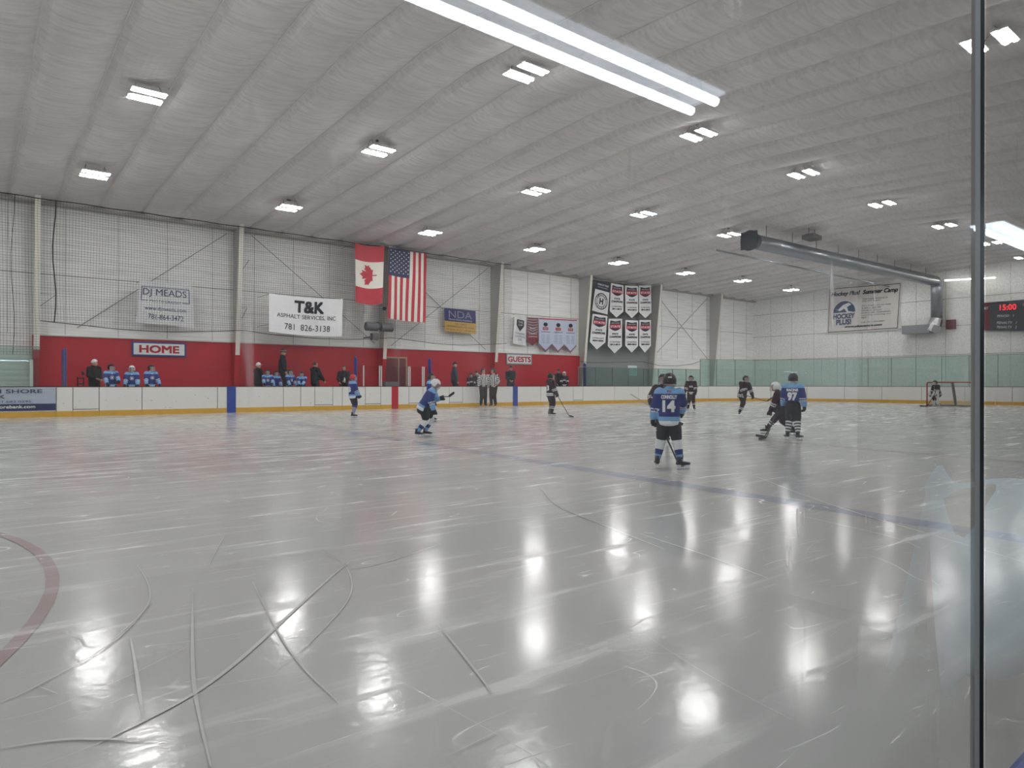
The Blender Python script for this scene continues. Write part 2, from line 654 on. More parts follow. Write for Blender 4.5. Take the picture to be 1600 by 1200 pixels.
def build_room():
    mb = MB()
    mb.add([(S0, DG - 0.2, 0), (S1 + .3, DG - 0.2, 0), (S1 + .3, DW + .3, 0), (S0, DW + .3, 0)], [(0, 1, 2, 3)])
    floor = struct('floor', mb, ICE)
    # painted lines under the ice
    redl = ice_material('ice_red', (150, 90, 100), 0.5)
    blul = ice_material('ice_blue', (70, 84, 150), 0.45)
    redf = ice_material('ice_red_line', (150, 80, 96), 0.35)

    def line(name, a, b, w, m, z):
        a = Vector(a); b = Vector(b)
        t = (b - a).normalized(); n = Vector((-t.y, t.x, 0)) * w / 2
        q = MB()
        q.add([(*(a - n)[:2], z), (*(b - n)[:2], z), (*(b + n)[:2], z), (*(a + n)[:2], z)], [(0, 1, 2, 3)])
        q.build(name, m, floor)
    line('blue_line', (6.3, 0.4, 0), (8.5, BD, 0), 0.30, blul, 0.002)
    line('blue_line', (21.5, 0.4, 0), (23.8, BD, 0), 0.30, blul, 0.002)
    line('red_line', (12.4, 0.4, 0), (16.25, BD, 0), 0.30, redf, 0.002)
    line('goal_line', (43.5, 3.5, 0), (43.5, BD - 2.5, 0), 0.05, redf, 0.002)
    for (cx, cyy, r, m, zz) in ((-4.15, 5.35, 4.57, redl, 0.003), (14.0, 14.6, 4.57, blul, 0.003), (37.5, 21.0, 4.57, redf, 0.003), (37.5, 7.8, 4.57, redf, 0.003)):
        q = MB(); n = 96
        for i in range(n):
            a, b = 2 * pi * i / n, 2 * pi * (i + 1) / n
            q.add([(cx + k * cos(t), cyy + k * sin(t), zz) for k, t in ((r - .035, a), (r - .035, b), (r + .035, b), (r + .035, a))], [(0, 3, 2, 1)])
        q.build('faceoff_circle', m, floor)
    # the clearly seen skate cuts near the window, traced on the ice
    cuts = [([(545, 880), (520, 900), (470, 945), (400, 1010), (340, 1060), (270, 1105), (150, 1165)], 0.05),
            ([(690, 850), (600, 880), (545, 890)], 0.02),
            ([(500, 862), (535, 880), (550, 910), (540, 945), (480, 1010), (430, 1050)], 0.018),
            ([(302, 920), (301, 1000), (305, 1080), (330, 1200)], 0.035),
            ([(395, 910), (430, 980), (470, 1040), (530, 1100)], 0.022),
            ([(205, 1000), (215, 1060), (225, 1130)], 0.03), ([(0, 1172), (100, 1158), (200, 1158), (260, 1160)], 0.03),
            ([(0, 1100), (60, 1073), (180, 1003), (240, 940)], 0.016), ([(685, 978), (720, 1020), (770, 1085)], 0.028),
            ([(845, 762), (870, 790), (940, 820), (1040, 860)], 0.03), ([(1000, 835), (1100, 868), (1200, 905)], 0.03),
            ([(700, 1185), (760, 1155), (805, 1133)], 0.01), ([(60, 1075), (90, 1087)], 0.014),
            ([(1180, 745), (1300, 790), (1500, 850), (1600, 880)], 0.03), ([(350, 840), (335, 868), (325, 890)], 0.014),
            ([(0, 1130), (80, 1110), (200, 1060), (300, 1010)], 0.010), ([(215, 885), (232, 915), (230, 950), (180, 1000)], 0.016),
            ([(1000, 990), (1110, 1060), (1240, 1130)], 0.010), ([(1240, 805), (1390, 840), (1440, 860)], 0.02)]
    snow = mat('snow_cut', (190, 190, 189), 0.3, 0.1, 30)
    q = MB()
    for ci, (pts, w) in enumerate(cuts):
        zc = 0.004 + 0.0004 * ci
        P = [atz(u, v) for u, v in pts]
        R = []
        for i in range(len(P) - 1):
            p0, p1, p2, p3 = P[max(i - 1, 0)], P[i], P[i + 1], P[min(i + 2, len(P) - 1)]
            for k in range(8):
                t = k / 8
                R.append(0.5 * ((2 * p1) + (p2 - p0) * t + (2 * p0 - 5 * p1 + 4 * p2 - p3) * t * t + (3 * p1 - p0 - 3 * p2 + p3) * t ** 3))
        R.append(P[-1])
        for i in range(len(R) - 1):
            t = (R[i + 1] - R[i]).normalized(); nn = Vector((-t.y, t.x, 0))
            wa = w * (0.25 + 0.75 * sin(pi * i / len(R))) * 0.22; wb = w * (0.25 + 0.75 * sin(pi * (i + 1) / len(R))) * 0.22
            q.add([(*(R[i] - nn * wa)[:2], zc), (*(R[i + 1] - nn * wb)[:2], zc), (*(R[i + 1] + nn * wb)[:2], zc), (*(R[i] + nn * wa)[:2], zc)], [(0, 1, 2, 3)])
    q.build('skate_cuts', snow, floor)['kind'] = 'stuff'

    # ceiling: sagging liner bays of 1.52 m between the purlins, straight along d in two slopes
    bay = 1.524
    mb = MB()
    ds = [DG, 3, 6, 9, 12, RIDGE, 17, 20, 23, 26, 29, DW + .3]
    prof = []
    x = S0
    while x < S1:
        for k in range(10):
            t = k / 10
            prof.append((x + bay * t, -0.20 * (max(0.0, sin(pi * t ** 0.75)) ** 0.65)))
        x += bay
    prof = [p for p in prof if p[0] <= S1 + .3]
    vs = []
    for d in ds:
        for (px, dz) in prof:
            vs.append((px, d, ceil_z(d) + dz))
    n = len(prof)
    fs = []
    for j in range(len(ds) - 1):
        for i in range(n - 1):
            fs.append((j * n + i, (j + 1) * n + i, (j + 1) * n + i + 1, j * n + i + 1))
    mb.add(vs, fs)
    ce = struct('ceiling', mb, LINER)
    # seam tape between the bays
    q = MB()
    x = S0
    while x < S1:
        for a, b in ((DG, RIDGE), (RIDGE, DW)):
            q.box((x - .016, a, -.02), (x + .016, b, .012), M=None)
            for i in range(8):
                v = q.v[-8 + i]
                q.v[-8 + i] = (v[0], v[1], v[2] + ceil_z(v[1]))
        x += bay
    q.build('seam', mat('seam', (225, 223, 220), 0.5), ce)

    # far long wall, with a gray bay behind the pennants
    mb = MB(); mb.box((S0, DW, 0), (S1 + .3, DW + .25, 9.0))
    struct('wall_far', mb, WALLM)
    q = MB(); a = 32.45; b = 39.55
    q.box((a, DW - 0.06, 0), (b, DW - .002, 8.55))
    struct('wall_gray_bay', q, mat('gray_bay', (138, 139, 140), 0.6, 0.08, 1.0))
    q = MB(); q.box((2.0, DW - 0.10, 0.3), (32.45, DW - .003, 3.12))
    struct('wall_bench_red', q, REDP)
    q = MB(); q.box((2.0, DW - 0.16, 3.12), (32.45, DW - .003, 3.16))
    struct('trim_1', q, mat('white_trim', (200, 198, 194), 0.5))
    # seams and girts on the far wall
    q = MB()
    for x in [S0 + 1.9 * i for i in range(36)]:
        if not 32.4 < x < 39.6:
            q.box((x - .008, DW - .012, 3.2), (x + .008, DW - .001, 8.6))
    q.box((S0, DW - .02, 5.6), (32.3, DW - .001, 5.63)); q.box((39.6, DW - .02, 5.6), (S1, DW - .001, 5.63))
    struct('trim_2', q, mat('wall_seam', (150, 148, 146), 0.6))
    # end wall
    mb = MB(); mb.box((S1, -5, 0), (S1 + .3, DW + .3, 9.6))
    struct('wall_end', mb, WALLM)
    q = MB()
    for d in [1.0 + 1.9 * i for i in range(17)]:
        q.box((S1 - .012, d - .008, 0), (S1 - .001, d + .008, 9.2))
    for z in (3.3, 5.3, 7.2):
        q.box((S1 - .02, 0, z), (S1 - .001, DW, z + .03))
    struct('trim_3', q, mat('wall_seam', (150, 148, 146), 0.6))
    # wall behind the left edge of the frame and the wall above the spectators' windows
    mb = MB(); mb.box((S0 - .3, -5, 0), (S0, DW + .3, 9.6))
    struct('wall_left', mb, WALLM)
    mb = MB(); mb.box((S0, DG - .12, 3.0), (S1, DG + .12, 9.2))
    struct('wall_window', mb, WALLM)

    # rigid frame columns: tapered web and white inner flange
    for i, x in enumerate((-5.5, 2.1, 9.75, 17.35, 24.85, 32.35, 39.6, 47.2)):
        mb = MB()
        db, dt = 32.78, 31.85
        z0, z1 = 0.0, 8.72
        if i == 0: pass
        mb.add([(x - .1, db, z0), (x + .1, db, z0), (x + .1, dt, z1), (x - .1, dt, z1), (x - .1, db + .03, z0), (x + .1, db + .03, z0), (x + .1, dt + .03, z1), (x - .1, dt + .03, z1)],
               [(0, 1, 2, 3), (5, 4, 7, 6), (0, 3, 7, 4), (1, 5, 6, 2)])
        w = MB()
        w.add([(x - .012, db + .03, z0), (x - .012, DW, z0), (x - .012, DW, z1), (x - .012, dt + .03, z1), (x + .012, db + .03, z0), (x + .012, DW, z0), (x + .012, DW, z1), (x + .012, dt + .03, z1)],
              [(0, 3, 2, 1), (4, 5, 6, 7)])
        r = empty('wall_column', (0, 0, 0)); r['kind'] = 'structure'
        mb.build('flange', mat('column_white', (228, 224, 214), 0.45, 0.05), r)
        w.build('web', mat('column_web', (186, 184, 180), 0.5, 0.05), r)
        if 2 <= i <= 4 or i == 1:
            q = MB(); q.add([(x - .115, db - .012, z0), (x + .115, db - .012, z0), (x + .115, db - .33, 3.12), (x - .115, db - .33, 3.12),
                             (x - .115, DW - .1, z0), (x + .115, DW - .1, z0), (x + .115, DW - .1, 3.12), (x - .115, DW - .1, 3.12)],
                            [(0, 1, 2, 3), (5, 4, 7, 6), (0, 3, 7, 4), (1, 5, 6, 2), (3, 2, 6, 7)])
            q.build('column_base', REDP, r)
        # haunch under the roof
        h = MB()
        h.add([(x - .012, dt, z1 - .75), (x - .012, dt, z1 + .1), (x - .012, dt - 3.5, z1 + .28), (x - .012, dt - 3.5, z1 + .18), (x + .012, dt, z1 - .75), (x + .012, dt, z1 + .1), (x + .012, dt - 3.5, z1 + .28), (x + .012, dt - 3.5, z1 + .18)],
              [(0, 1, 2, 3), (7, 6, 5, 4), (0, 3, 7, 4)])
        # X bracing rods beyond the gray bay
    br = MB()
    for (a, b) in (((10.4, 32.6, 8.2), (17.0, 33.0, 3.4)), ((18.0, 33.0, 3.3), (24.4, 32.7, 8.2)), ((18.0, 33.0, 8.0), (24.4, 33.0, 3.3)),
                   ((39.9, 33.0, 3.2), (46.9, 33.0, 8.3)), ((39.9, 33.0, 8.3), (46.9, 33.0, 3.2)), ((3.5, 33, 3.5), (9.4, 33, 8.2))):
        br.tube(a, b, 0.016, n=6)
    struct('trim_4', br, GRAYM)
    # shade band below the ceiling, put in as a darker gray strut
    q = MB(); q.box((S0, DW - .35, 8.36), (S1, DW - .001, 8.52))
    struct('trim_5', q, mat('eave', (168, 166, 163), 0.6))


build_room()

# ------------------------------------------------------------------ the spectators' side
SILL = 0.62
JS = atd(1532, 600, DG).x       # joint between the two panes


def build_lobby():
    q = MB(); q.box((S0, DG - .03, 0), (S1, DG + .03, SILL - .03))
    struct('wall_window_base', q, BOARD)
    q = MB(); q.box((S0, DG - .03, SILL - .03), (S1, DG + .03, SILL))
    struct('trim_6', q, BLUEP)
    x0, x1, x2 = atd(1519, 600, DG).x, atd(1529, 600, DG).x, atd(1535.5, 600, DG).x
    for i, (a, b) in enumerate(((-2.6, x0), (x2, 3.6))):
        q = MB(); q.box((a, DG - .003, SILL), (b, DG + .003, 3.0))
        struct('window_%d' % (i + 1), q, NEARG)
    q = MB(); q.box((x1, DG - .0015, SILL), (x2, DG + .0015, 3.0))
    struct('trim_7', q, mat('seal', (18, 18, 20), 0.4))
    q = MB(); q.box((x0, DG - .0015, SILL), (x1, DG + .0015, 3.0))
    struct('trim_8', q, mat('edge_strip', (206, 200, 192), 0.5))
    lw = mat('lobby_wall', (170, 172, 180), 0.7, 0.05)
    q = MB(); q.box((S0, -4.3, 0), (10.4, -4.1, 3.0)); struct('wall_lobby', q, lw)
    q = MB(); q.box((10.4, -4.3, 0), (S1, -4.1, 3.0)); struct('wall_lobby_dark', q, mat('lobby_dark', (52, 40, 38), 0.6))
    q = MB(); q.box((S0, -4.3, 2.96), (S1, DG - .12, 3.1)); struct('ceiling_lobby', q, mat('lobby_ceiling', (150, 152, 156), 0.8))
    q = MB(); q.box((S0, -4.3, -.1), (S1, DG - .2, 0.0)); struct('floor_lobby', q, mat('lobby_floor', (54, 54, 58), 0.6))
    for s in (-5.7, 0.85, 8.17, 14.8):
        t = empty('strip_light', (s + 1.37, -1.85, 2.955))
        tag(t, 'twin tube strip light on the low ceiling %s' % {-5.7: 'left of the viewer', 0.85: 'just behind the viewer, mirrored in the window', 8.17: 'right of the viewer, mirrored past the joint', 14.8: 'far right of the viewer'}[s], 'ceiling light')
        b = MB(); b.box((-1.22, -.17, -.06), (1.22, .17, -.001)); b.build('housing', WHITE, t)
        b = MB(); b.box((-1.2, -.15, -.075), (1.2, .15, -.0605)); b.build('lens', emis('lobby_lens', (0.72, 0.84, 1.0), LOBBY * 0.12), t)
        for dy in (-.085, .085):
            b = MB(); b.tube((-1.2, dy, -.098), (1.2, dy, -.098), 0.026, n=10); b.build('tube', TUBEL, t)


build_lobby()

def build_lobby_things():
    """a pale blue jacket over a chair just inside the window, seen mirrored at the lower right"""
    t = empty('waiting_chair', (2.5, -.42, 0)); tag(t, 'dark chair behind the window, right of the viewer', 'chair')
    q = MB(); q.box((-.24, -.24, .42), (.24, .22, .46)); q.build('seat', DARK, t)
    q = MB(); q.box((-.24, .20, .46), (.24, .24, .86)); q.build('backrest', DARK, t)
    for x in (-.22, .20):
        for y in (-.22, .20):
            q = MB(); q.box((x, y, 0), (x + .02, y + .02, .42)); q.build('leg', DARK, t)
    q = MB()
    n, m = 26, 22
    vs = []
    for i in range(n + 1):
        a = i / n
        for j in range(m + 1):
            b = j / m
            x = -.34 + 1.9 * a + .03 * sin(b * 5)
            top = .90 + .07 * math.exp(-((a - .06) / .07) ** 2) - .10 * a
            u_ = (b - .5) * 2
            y = .22 + .10 * u_ + .02 * sin(a * 15 + b * 4)
            z = top - .60 * abs(u_) ** 1.3 + .008 * sin(a * 16 + b * 5)
            vs.append((x, y, z))
    q.add(vs, [(i * (m + 1) + j, (i + 1) * (m + 1) + j, (i + 1) * (m + 1) + j + 1, i * (m + 1) + j + 1) for i in range(n) for j in range(m)])
    o = q.build('jacket', mat('pale_blue_jacket', (150, 190, 214), .8, .1, 5), smooth=True); o.location = (2.5, -.42, 0)
    md = o.modifiers.new('t', 'SOLIDIFY'); md.thickness = .02
    tag(o, 'pale blue jacket draped over the chair, mirrored at the lower right', 'jacket')


build_lobby_things()

# ------------------------------------------------------------------ ceiling lights over the ice
ORD = ['first', 'second', 'third', 'fourth', 'fifth', 'sixth', 'seventh', 'eighth', 'ninth']


def make_light():
    t = empty('ceiling_light')
    for dy in (-.29, .29):
        h = MB(); h.box((-.42, dy - .16, 0), (.42, dy + .16, .04)); h.box((-.2, dy - .06, .04), (.2, dy + .06, .09))
        h.build('housing', mat('lamp_housing', (205, 205, 205), 0.4), t)
        for k in (-.085, .085):
            b = MB(); b.box((-.40, dy + k - .034, -.02), (.40, dy + k + .034, -.002)); b.build('tube', TUBEM, t)
    for sx in (-.32, .32):
        w = MB()
        w.wire([(sx, -.27, .05), (sx * .8, 0, .38)], .006); w.wire([(sx, .27, .05), (sx * .8, 0, .38)], .006); w.wire([(sx * .8, 0, .38), (sx * .8, 0, .62)], .006)
        w.build('hanger', CORD, t)
    b = MB(); b.box((-.08, -.05, .30), (.08, .05, .35)); b.wire([(.12, 0, .3), (.5, .1, .36), (.8, .05, .45)], .008); b.build('driver_box', DARK, t)
    return t


def copy_tree(o, parent=None):
    c = o.copy(); C.objects.link(c)
    c.parent = parent
    for ch in list(o.children):
        copy_tree(ch, c)
    return c


proto_light = make_light()
rows = [('row by the bench wall', 8.40, [(148, 273), (451, 325), (672, 364), (835, 390), (966, 411), (1071, 427), (1160, 439), (1236, 453)], (-3.4, -10.2)),
        ('second row from the bench wall', 8.85, [(229, 150), (591, 236), (837, 299), (1005, 335), (1139, 367)], (-3.3, -10.1, 37.0, 43.6, 50.2)),
        ('third row from the bench wall', 9.12, [(821, 114), (1091, 211), (1255, 272), (1378, 319), (1475, 353), (1548, 380), (1600, 402)], (4.6, -2.2, -9.0)),
        ('nearest row', 8.66, [(1545, 65)], (10.4, 3.6, -3.2, -10.0, 24.1, 30.8, 37.5, 44.2, 50.9))]
first = True
for rn, z, px, extra in rows:
    pts = [(atz(u, v, z), True) for u, v in px]
    md = sum(p[0].y for p in pts) / len(pts)
    pts += [(Vector((s, md, z)), False) for s in extra]
    for k, (p, vis) in enumerate(pts):
        o = proto_light if first else copy_tree(proto_light)
        first = False
        o.location = p
        if vis:
            lab = '%s twin panel ceiling light from the left in the %s' % (ORD[k], rn)
            if len(px) == 1:
                lab = 'twin panel ceiling light at the top right, crossed by the dark pane joint'
        else:
            lab = 'unseen ceiling light, %s extra of the %s' % (ORD[k - len(px)], rn)
        tag(o, lab, 'ceiling light', 'twin panel lights hung over the ice')
# ------------------------------------------------------------------ dasher boards, glass, netting
def path(l):
    """distance along the boards from s=-14 on the far side -> (x, y, inward normal)"""
    L1 = (BE - RC) - S0
    if l <= L1:
        return S0 + l, BD, (0, -1)
    l -= L1
    La = RC * pi / 2
    if l <= La:
        a = pi / 2 - l / RC
        return BE - RC + RC * cos(a), BD - RC + RC * sin(a), (-cos(a), -sin(a))
    l -= La
    return BE, BD - RC - l, (-1, 0)


PL1 = (BE - RC) - S0
PTOT = PL1 + RC * pi / 2 + (BD - RC - 2.0)
BTOP = 1.10


def path_box(mb, l0, l1, o0, o1, z0, z1, mi=0):
    """box following the boards between two path lengths; o = offset outwards (behind the ice face)"""
    n = max(1, int(math.ceil((l1 - l0) / 0.7))) if l1 > PL1 and l0 < PL1 + RC * pi / 2 else 1
    for k in range(n):
        a = l0 + (l1 - l0) * k / n; b = l0 + (l1 - l0) * (k + 1) / n
        P = []
        for l in (a, b):
            x, y, (nx, ny) = path(l)
            P.append([(x - nx * o, y - ny * o) for o in (o0, o1)])
        (p00, p01), (p10, p11) = P
        vs = [(*p00, z0), (*p10, z0), (*p11, z0), (*p01, z0), (*p00, z1), (*p10, z1), (*p11, z1), (*p01, z1)]
        mb.add(vs, [(0, 3, 2, 1), (4, 5, 6, 7), (0, 1, 5, 4), (1, 2, 6, 5), (2, 3, 7, 6), (3, 0, 4, 7)], mi)


def lx(u):
    return atd(u, 600, BD).x - S0


def build_boards():
    r = empty('rink_boards', (S0, BD, 0))
    tag(r, 'low white dasher boards with yellow kick strip around the far ice', 'rink boards')
    M = Matrix.Translation((-S0, -BD, 0))

    def part(mb, name, m):
        for i, v in enumerate(mb.v):
            mb.v[i] = (v[0] - S0, v[1] - BD, v[2])
        return mb.build(name, m, r)
    gates = [(114, 155), (492, 520), (571, 595), (639, 661), (702, 723), (896, 911)]
    cutsx = sorted([lx(u) for u in (88, 222, 340, 443, 470, 535, 680, 845, 960)] + [lx(u) for g in gates for u in g])
    gset = [(lx(a), lx(b)) for a, b in gates]
    ls = [0, 2.4, 4.8, 7.2, 9.6, 12.0] + [c for c in cutsx if c > 12.5]
    l = ls[-1] + 2.3
    while l < PTOT:
        ls.append(l); l += 2.44
    for a, b in zip(ls[:-1], ls[1:]):
        q = MB()
        g = any(abs(a - ga) < .05 and abs(b - gb) < .05 for ga, gb in gset)
        path_box(q, a + .012, b - .012, 0.0, 0.12, 0.27 if g else 0.20, BTOP - .03)
        if g:
            path_box(q, a + .012, b - .012, 0.0, 0.12, 0.20, 0.245)
        part(q, 'gate' if g else 'board_panel', BOARD)
    q = MB(); path_box(q, 0, PTOT, 0.02, 0.10, 0, BTOP - .05); part(q, 'backing', DARK)
    q = MB()
    for a, b in zip(ls[:-1], ls[1:]):
        path_box(q, a + .004, b - .004, -0.012, 0.10, 0.0, 0.20)
    part(q, 'kick_plate', YELLOW)
    q = MB()
    for a, b in zip(ls[:-1], ls[1:]):
        path_box(q, a, b, -0.006, 0.14, BTOP - .03, BTOP)
    part(q, 'top_rail', mat('rail_dark', (58, 26, 34), 0.5))
    # red and blue zone stripes on the boards
    for u, w, m, nm in ((361.5, .36, BLUEP, 'blue_stripe'), (617, .36, REDP, 'red_stripe'), (805, .34, BLUEP, 'blue_stripe')):
        q = MB(); c = lx(u); path_box(q, c - w / 2, c + w / 2, -0.02, -0.010, 0, BTOP - .02); part(q, nm, m)
    # sparse puck marks and screw heads on the panels
    rnd = random.Random(4)
    q = MB()
    for i in range(520):
        l = rnd.uniform(13.5, PL1 + 8); z = rnd.choice((.3, .5, .5, .62, .7, 1.02)) + rnd.gauss(0, .05)
        wd = rnd.uniform(.006, .02); path_box(q, l, l + wd * rnd.choice((1, 1, 3)), -.0022, -.001, z, z + wd * .8)
    o = part(q, 'puck_marks', mat('puck_mark', (96, 96, 98), 0.8)); o['kind'] = 'stuff'
    # bank advertisement at the left
    a, b = atd(-95, 607, BD - .004), atd(87, 607, BD - .004)
    z0, z1 = 0.24, 1.06
    f = panel_map((a.x, BD - .028, z0), (b.x, BD - .028, z0), (b.x, BD - .028, z1), (a.x, BD - .028, z1))
    ad = panel('board_advertisement', f, [mat('ad_gray', (168, 176, 192), 0.4), mat('ad_navy', (30, 42, 84), 0.4)], 2, 10, lambda x, y: 1 if y < .3 else 0, thick=.010)
    tag(ad, 'pale blue bank advertisement on the boards at the left edge, navy strip below', 'advertisement')
    W = b.x - a.x
    ux = lambda u: (atd(u, 600, BD).x - a.x) / W
    g1 = mat('ad_ink', (66, 74, 98), 0.6)
    x0, x1 = ux(-62), ux(66)
    write_on(f, 1, 1, 'SOUTH SHORE', (x0 + x1) / 2, .84, x1 - x0, .17, g1, ad, bold=.02)
    x0, x1 = ux(-36), ux(8); write_on(f, 1, 1, 'BANK', (x0 + x1) / 2, .61, x1 - x0, .15, g1, ad, bold=.03)
    x0, x1 = ux(-10), ux(49); write_on(f, 1, 1, '781.682.0295', (x0 + x1) / 2, .40, x1 - x0, .09, g1, ad)
    x0, x1 = ux(-36), ux(55); write_on(f, 1, 1, 'southshorebank.com', (x0 + x1) / 2, .18, x1 - x0, .14, CLOTHW, ad, bold=.02)

    # glass
    g = empty('rink_glass', (S0, BD, 0))
    tag(g, 'pale green glass screen in thin posts above the far boards and the end boards', 'glass screen')

    def gpart(mb, name, m):
        for i, v in enumerate(mb.v):
            mb.v[i] = (v[0] - S0, v[1] - BD, v[2])
        return mb.build(name, m, g)
    lred0 = 2.0 - S0
    lred1 = lx(905)
    steps = []
    l = lred0
    while l > 0:
        steps.append((max(0, l - 1.5), l, 2.5)); l -= 1.5
    l = lred1
    while l < PTOT - 1.5:
        z = 2.25 if l < PL1 + 1.0 else 3.0
        steps.append((l, l + 1.5, z)); l += 1.5
    for a, b, z in steps:
        q = MB(); path_box(q, a + .02, b - .02, .06, .075, BTOP + .001, z); gpart(q, 'pane', RGLASS)
        q = MB(); path_box(q, a - .012, a + .012, .045, .09, BTOP + .001, z + .01)
        gpart(q, 'stanchion', mat('stanchion', (118, 122, 122), 0.5))
    q = MB()
    for a, b, z in steps:
        path_box(q, a, b, .055, .08, z, z + .025)
    gpart(q, 'cap_rail', mat('stanchion', (118, 122, 122), 0.5))

    # bench floor behind the boards
    q = MB(); q.box((2.0, BD + .16, 0), (32.4, DW - .1, 0.30)); struct('floor_bench', q, mat('bench_floor', (40, 40, 44), 0.8))
    for (a, b, lab) in ((3.6, 15.0, 'long dark bench behind the home boards'), (19.6, 31.0, 'long dark bench behind the guests boards')):
        t = empty('team_bench', ((a + b) / 2, 31.95, .3)); tag(t, lab, 'bench')
        q = MB(); q.box((-(b - a) / 2, -.17, .41), ((b - a) / 2, .17, .45)); q.build('seat', mat('bench_wood', (96, 74, 52), 0.6), t)
        for k in range(5):
            x = -(b - a) / 2 + .3 + k * ((b - a) - .6) / 4
            q = MB(); q.box((x - .03, -.14, 0), (x + .03, .14, .41)); q.build('leg', DARK, t)
    # blue padded ends of the boxes
    for (u, v, wd, dep, lab) in ((100, 545, .10, 1.5, 'tall blue padded divider at the left end of the home bench'),
                                 (555.5, 557, .10, .28, 'blue padded post at the left end of the glass booth'),
                                 (671.5, 560, .10, .26, 'blue padded post at the right end of the glass booth'),
                                 (913.5, 567, .10, .26, 'blue padded post at the right end of the guests bench')):
        p = atd(u, v, BD + .2 + dep / 2)
        q = MB(); zt = p.z - BTOP
        q.loft([((0, 0, 0), wd * .5, dep / 2), ((0, 0, zt - .12), wd * .5, dep / 2), ((0, 0, zt - .03), wd * .42, dep / 2 - .06), ((0, 0, zt), wd * .2, dep / 2 - .16)], n=16, round_ends=False)
        o = q.build('divider_pad', BLUEP); o.location = (p.x, p.y, BTOP - .8)
        for v_ in o.data.vertices:
            v_.co.z = v_.co.z + .8 if v_.co.z > .05 else v_.co.z
        tag(o, lab, 'divider pad')
    # booth glass between the benches
    t = empty('glass_booth', (16.3, BD, BTOP)); tag(t, 'clear glass booth with white posts between the two benches', 'glass screen')
    for (u0, u1) in ((559, 567), (569, 592), (596, 637), (641, 659), (663, 669)):
        a, b = atd(u0, 600, BD + .05).x - 16.3, atd(u1, 600, BD + .05).x - 16.3
        q = MB(); q.box((a, .045, .001), (b, .06, .96)); q.build('pane', CGLASS, t)
    for u in (568, 593, 595.8, 638, 640.6, 660, 662.5):
        a = atd(u, 600, BD + .05).x - 16.3
        q = MB(); q.box((a - .022, .02, .001), (a + .022, .085, .98)); q.build('post', mat('white_post', (206, 206, 202), 0.4), t)
    p = atd(49, 562, BD + .1)
    q = MB(); q.box((-.05, -.04, 0), (.05, .04, p.z - BTOP)); o = q.build('end_post', mat('white_post', (206, 206, 202), 0.4)); o.location = (p.x, p.y, BTOP + .002)
    tag(o, 'white post where the left glass meets the home bench', 'post')
    # wooden doorway frame on the red wall behind the booth
    a, b = atd(598, 557, DW - .12), atd(636, 557, DW - .12)
    t = empty('door_frame', ((a.x + b.x) / 2, DW - .105, .3)); tag(t, 'pale wooden doorway frame against the red wall behind the glass booth', 'door frame')
    hw = (b.x - a.x) / 2; zt = a.z - .3
    q = MB(); q.box((-hw, -.03, 0), (-hw + .09, 0, zt)); q.box((hw - .09, -.03, 0), (hw, 0, zt)); q.box((-hw + .09, -.03, zt - .08), (hw - .09, 0, zt)); q.box((hw * .25, -.03, 0), (hw * .25 + .06, 0, zt - .08))
    q.build('frame', mat('pale_wood', (170, 142, 112), 0.6), t)
    q = MB(); q.box((-hw + .09, -.012, 0), (hw - .09, -.001, zt - .08)); q.build('door_leaf', mat('door_reflection_red', (110, 40, 46), 0.4), t)  # dark red reflections behind the frame, put into the panel colour
    p = atd(611, 600, 30.6)
    t = empty('control_box', (p.x, p.y, .3)); tag(t, 'gray control box on a stand inside the glass booth', 'control box')
    q = MB(); q.box((-.4, -.15, .78), (.4, .15, 1.02)); q.box((-.3, -.16, .86), (.1, -.15, .96)); q.build('box', mat('box_gray', (132, 132, 136), 0.5), t)
    q = MB(); q.box((-.35, -.1, 0), (-.3, .1, .78)); q.box((.3, -.1, 0), (.35, .1, .78)); q.build('stand', DARK, t)

    # protective netting, one strand mesh
    q = MB()
    x0, x1, pitch = -8.0, 25.2, 0.10
    nx = int((x1 - x0) / pitch)

    def npt(x, z01, top, bot):
        z = bot + (top - bot) * z01
        dy = 0.10 * sin(x * 1.3) * (1 - z01) + 0.06 * sin(x * 2.9 + 1) + 0.05 * sin(z * 1.7)
        return (x, 31.55 + dy, z)

    def bot(x):
        b = 3.62 - 0.22 * abs(sin((x - 2.1) * pi / 7.6))
        if x < 2.1:
            b = 2.3
        return b
    nz = 52
    r_ = 0.0036
    for i in range(nx + 1):
        x = x0 + i * pitch
        pts = [npt(x + 0.03 * sin(k * .35 + x), k / 10, 8.30, bot(x)) for k in range(11)]
        for a, b in zip(pts[:-1], pts[1:]):
            q.add([(a[0] - r_, a[1], a[2]), (a[0] + r_, a[1], a[2]), (a[0], a[1] - r_, a[2]), (b[0] - r_, b[1], b[2]), (b[0] + r_, b[1], b[2]), (b[0], b[1] - r_, b[2])],
                  [(0, 1, 4, 3), (1, 2, 5, 4), (2, 0, 3, 5)])
    z = 8.30
    while z > 2.3:
        i = 0
        st = 8
        while i < nx:
            a_, b_ = x0 + i * pitch, x0 + min(i + st, nx) * pitch
            if z > bot((a_ + b_) / 2):
                dip = 0.0
                pa = npt(a_, (z - 3.4) / 4.9, 8.30, 3.4); pb = npt(b_, (z - 3.4) / 4.9, 8.30, 3.4)
                q.add([(pa[0], pa[1], pa[2] - r_), (pa[0], pa[1], pa[2] + r_), (pa[0], pa[1] - r_, pa[2]), (pb[0], pb[1], pb[2] - r_), (pb[0], pb[1], pb[2] + r_), (pb[0], pb[1] - r_, pb[2])],
                      [(0, 1, 4, 3), (1, 2, 5, 4), (2, 0, 3, 5)])
            i += st
        z -= pitch
    q.wire([npt(x0 + k * .4, 1, 8.3, 3.4) for k in range(int((x1 - x0) / .4) + 1)], .02)
    q.wire([npt(x, 0, 8.3, bot(x)) for x in [2.15 + k * .35 for k in range(66)]], .016)
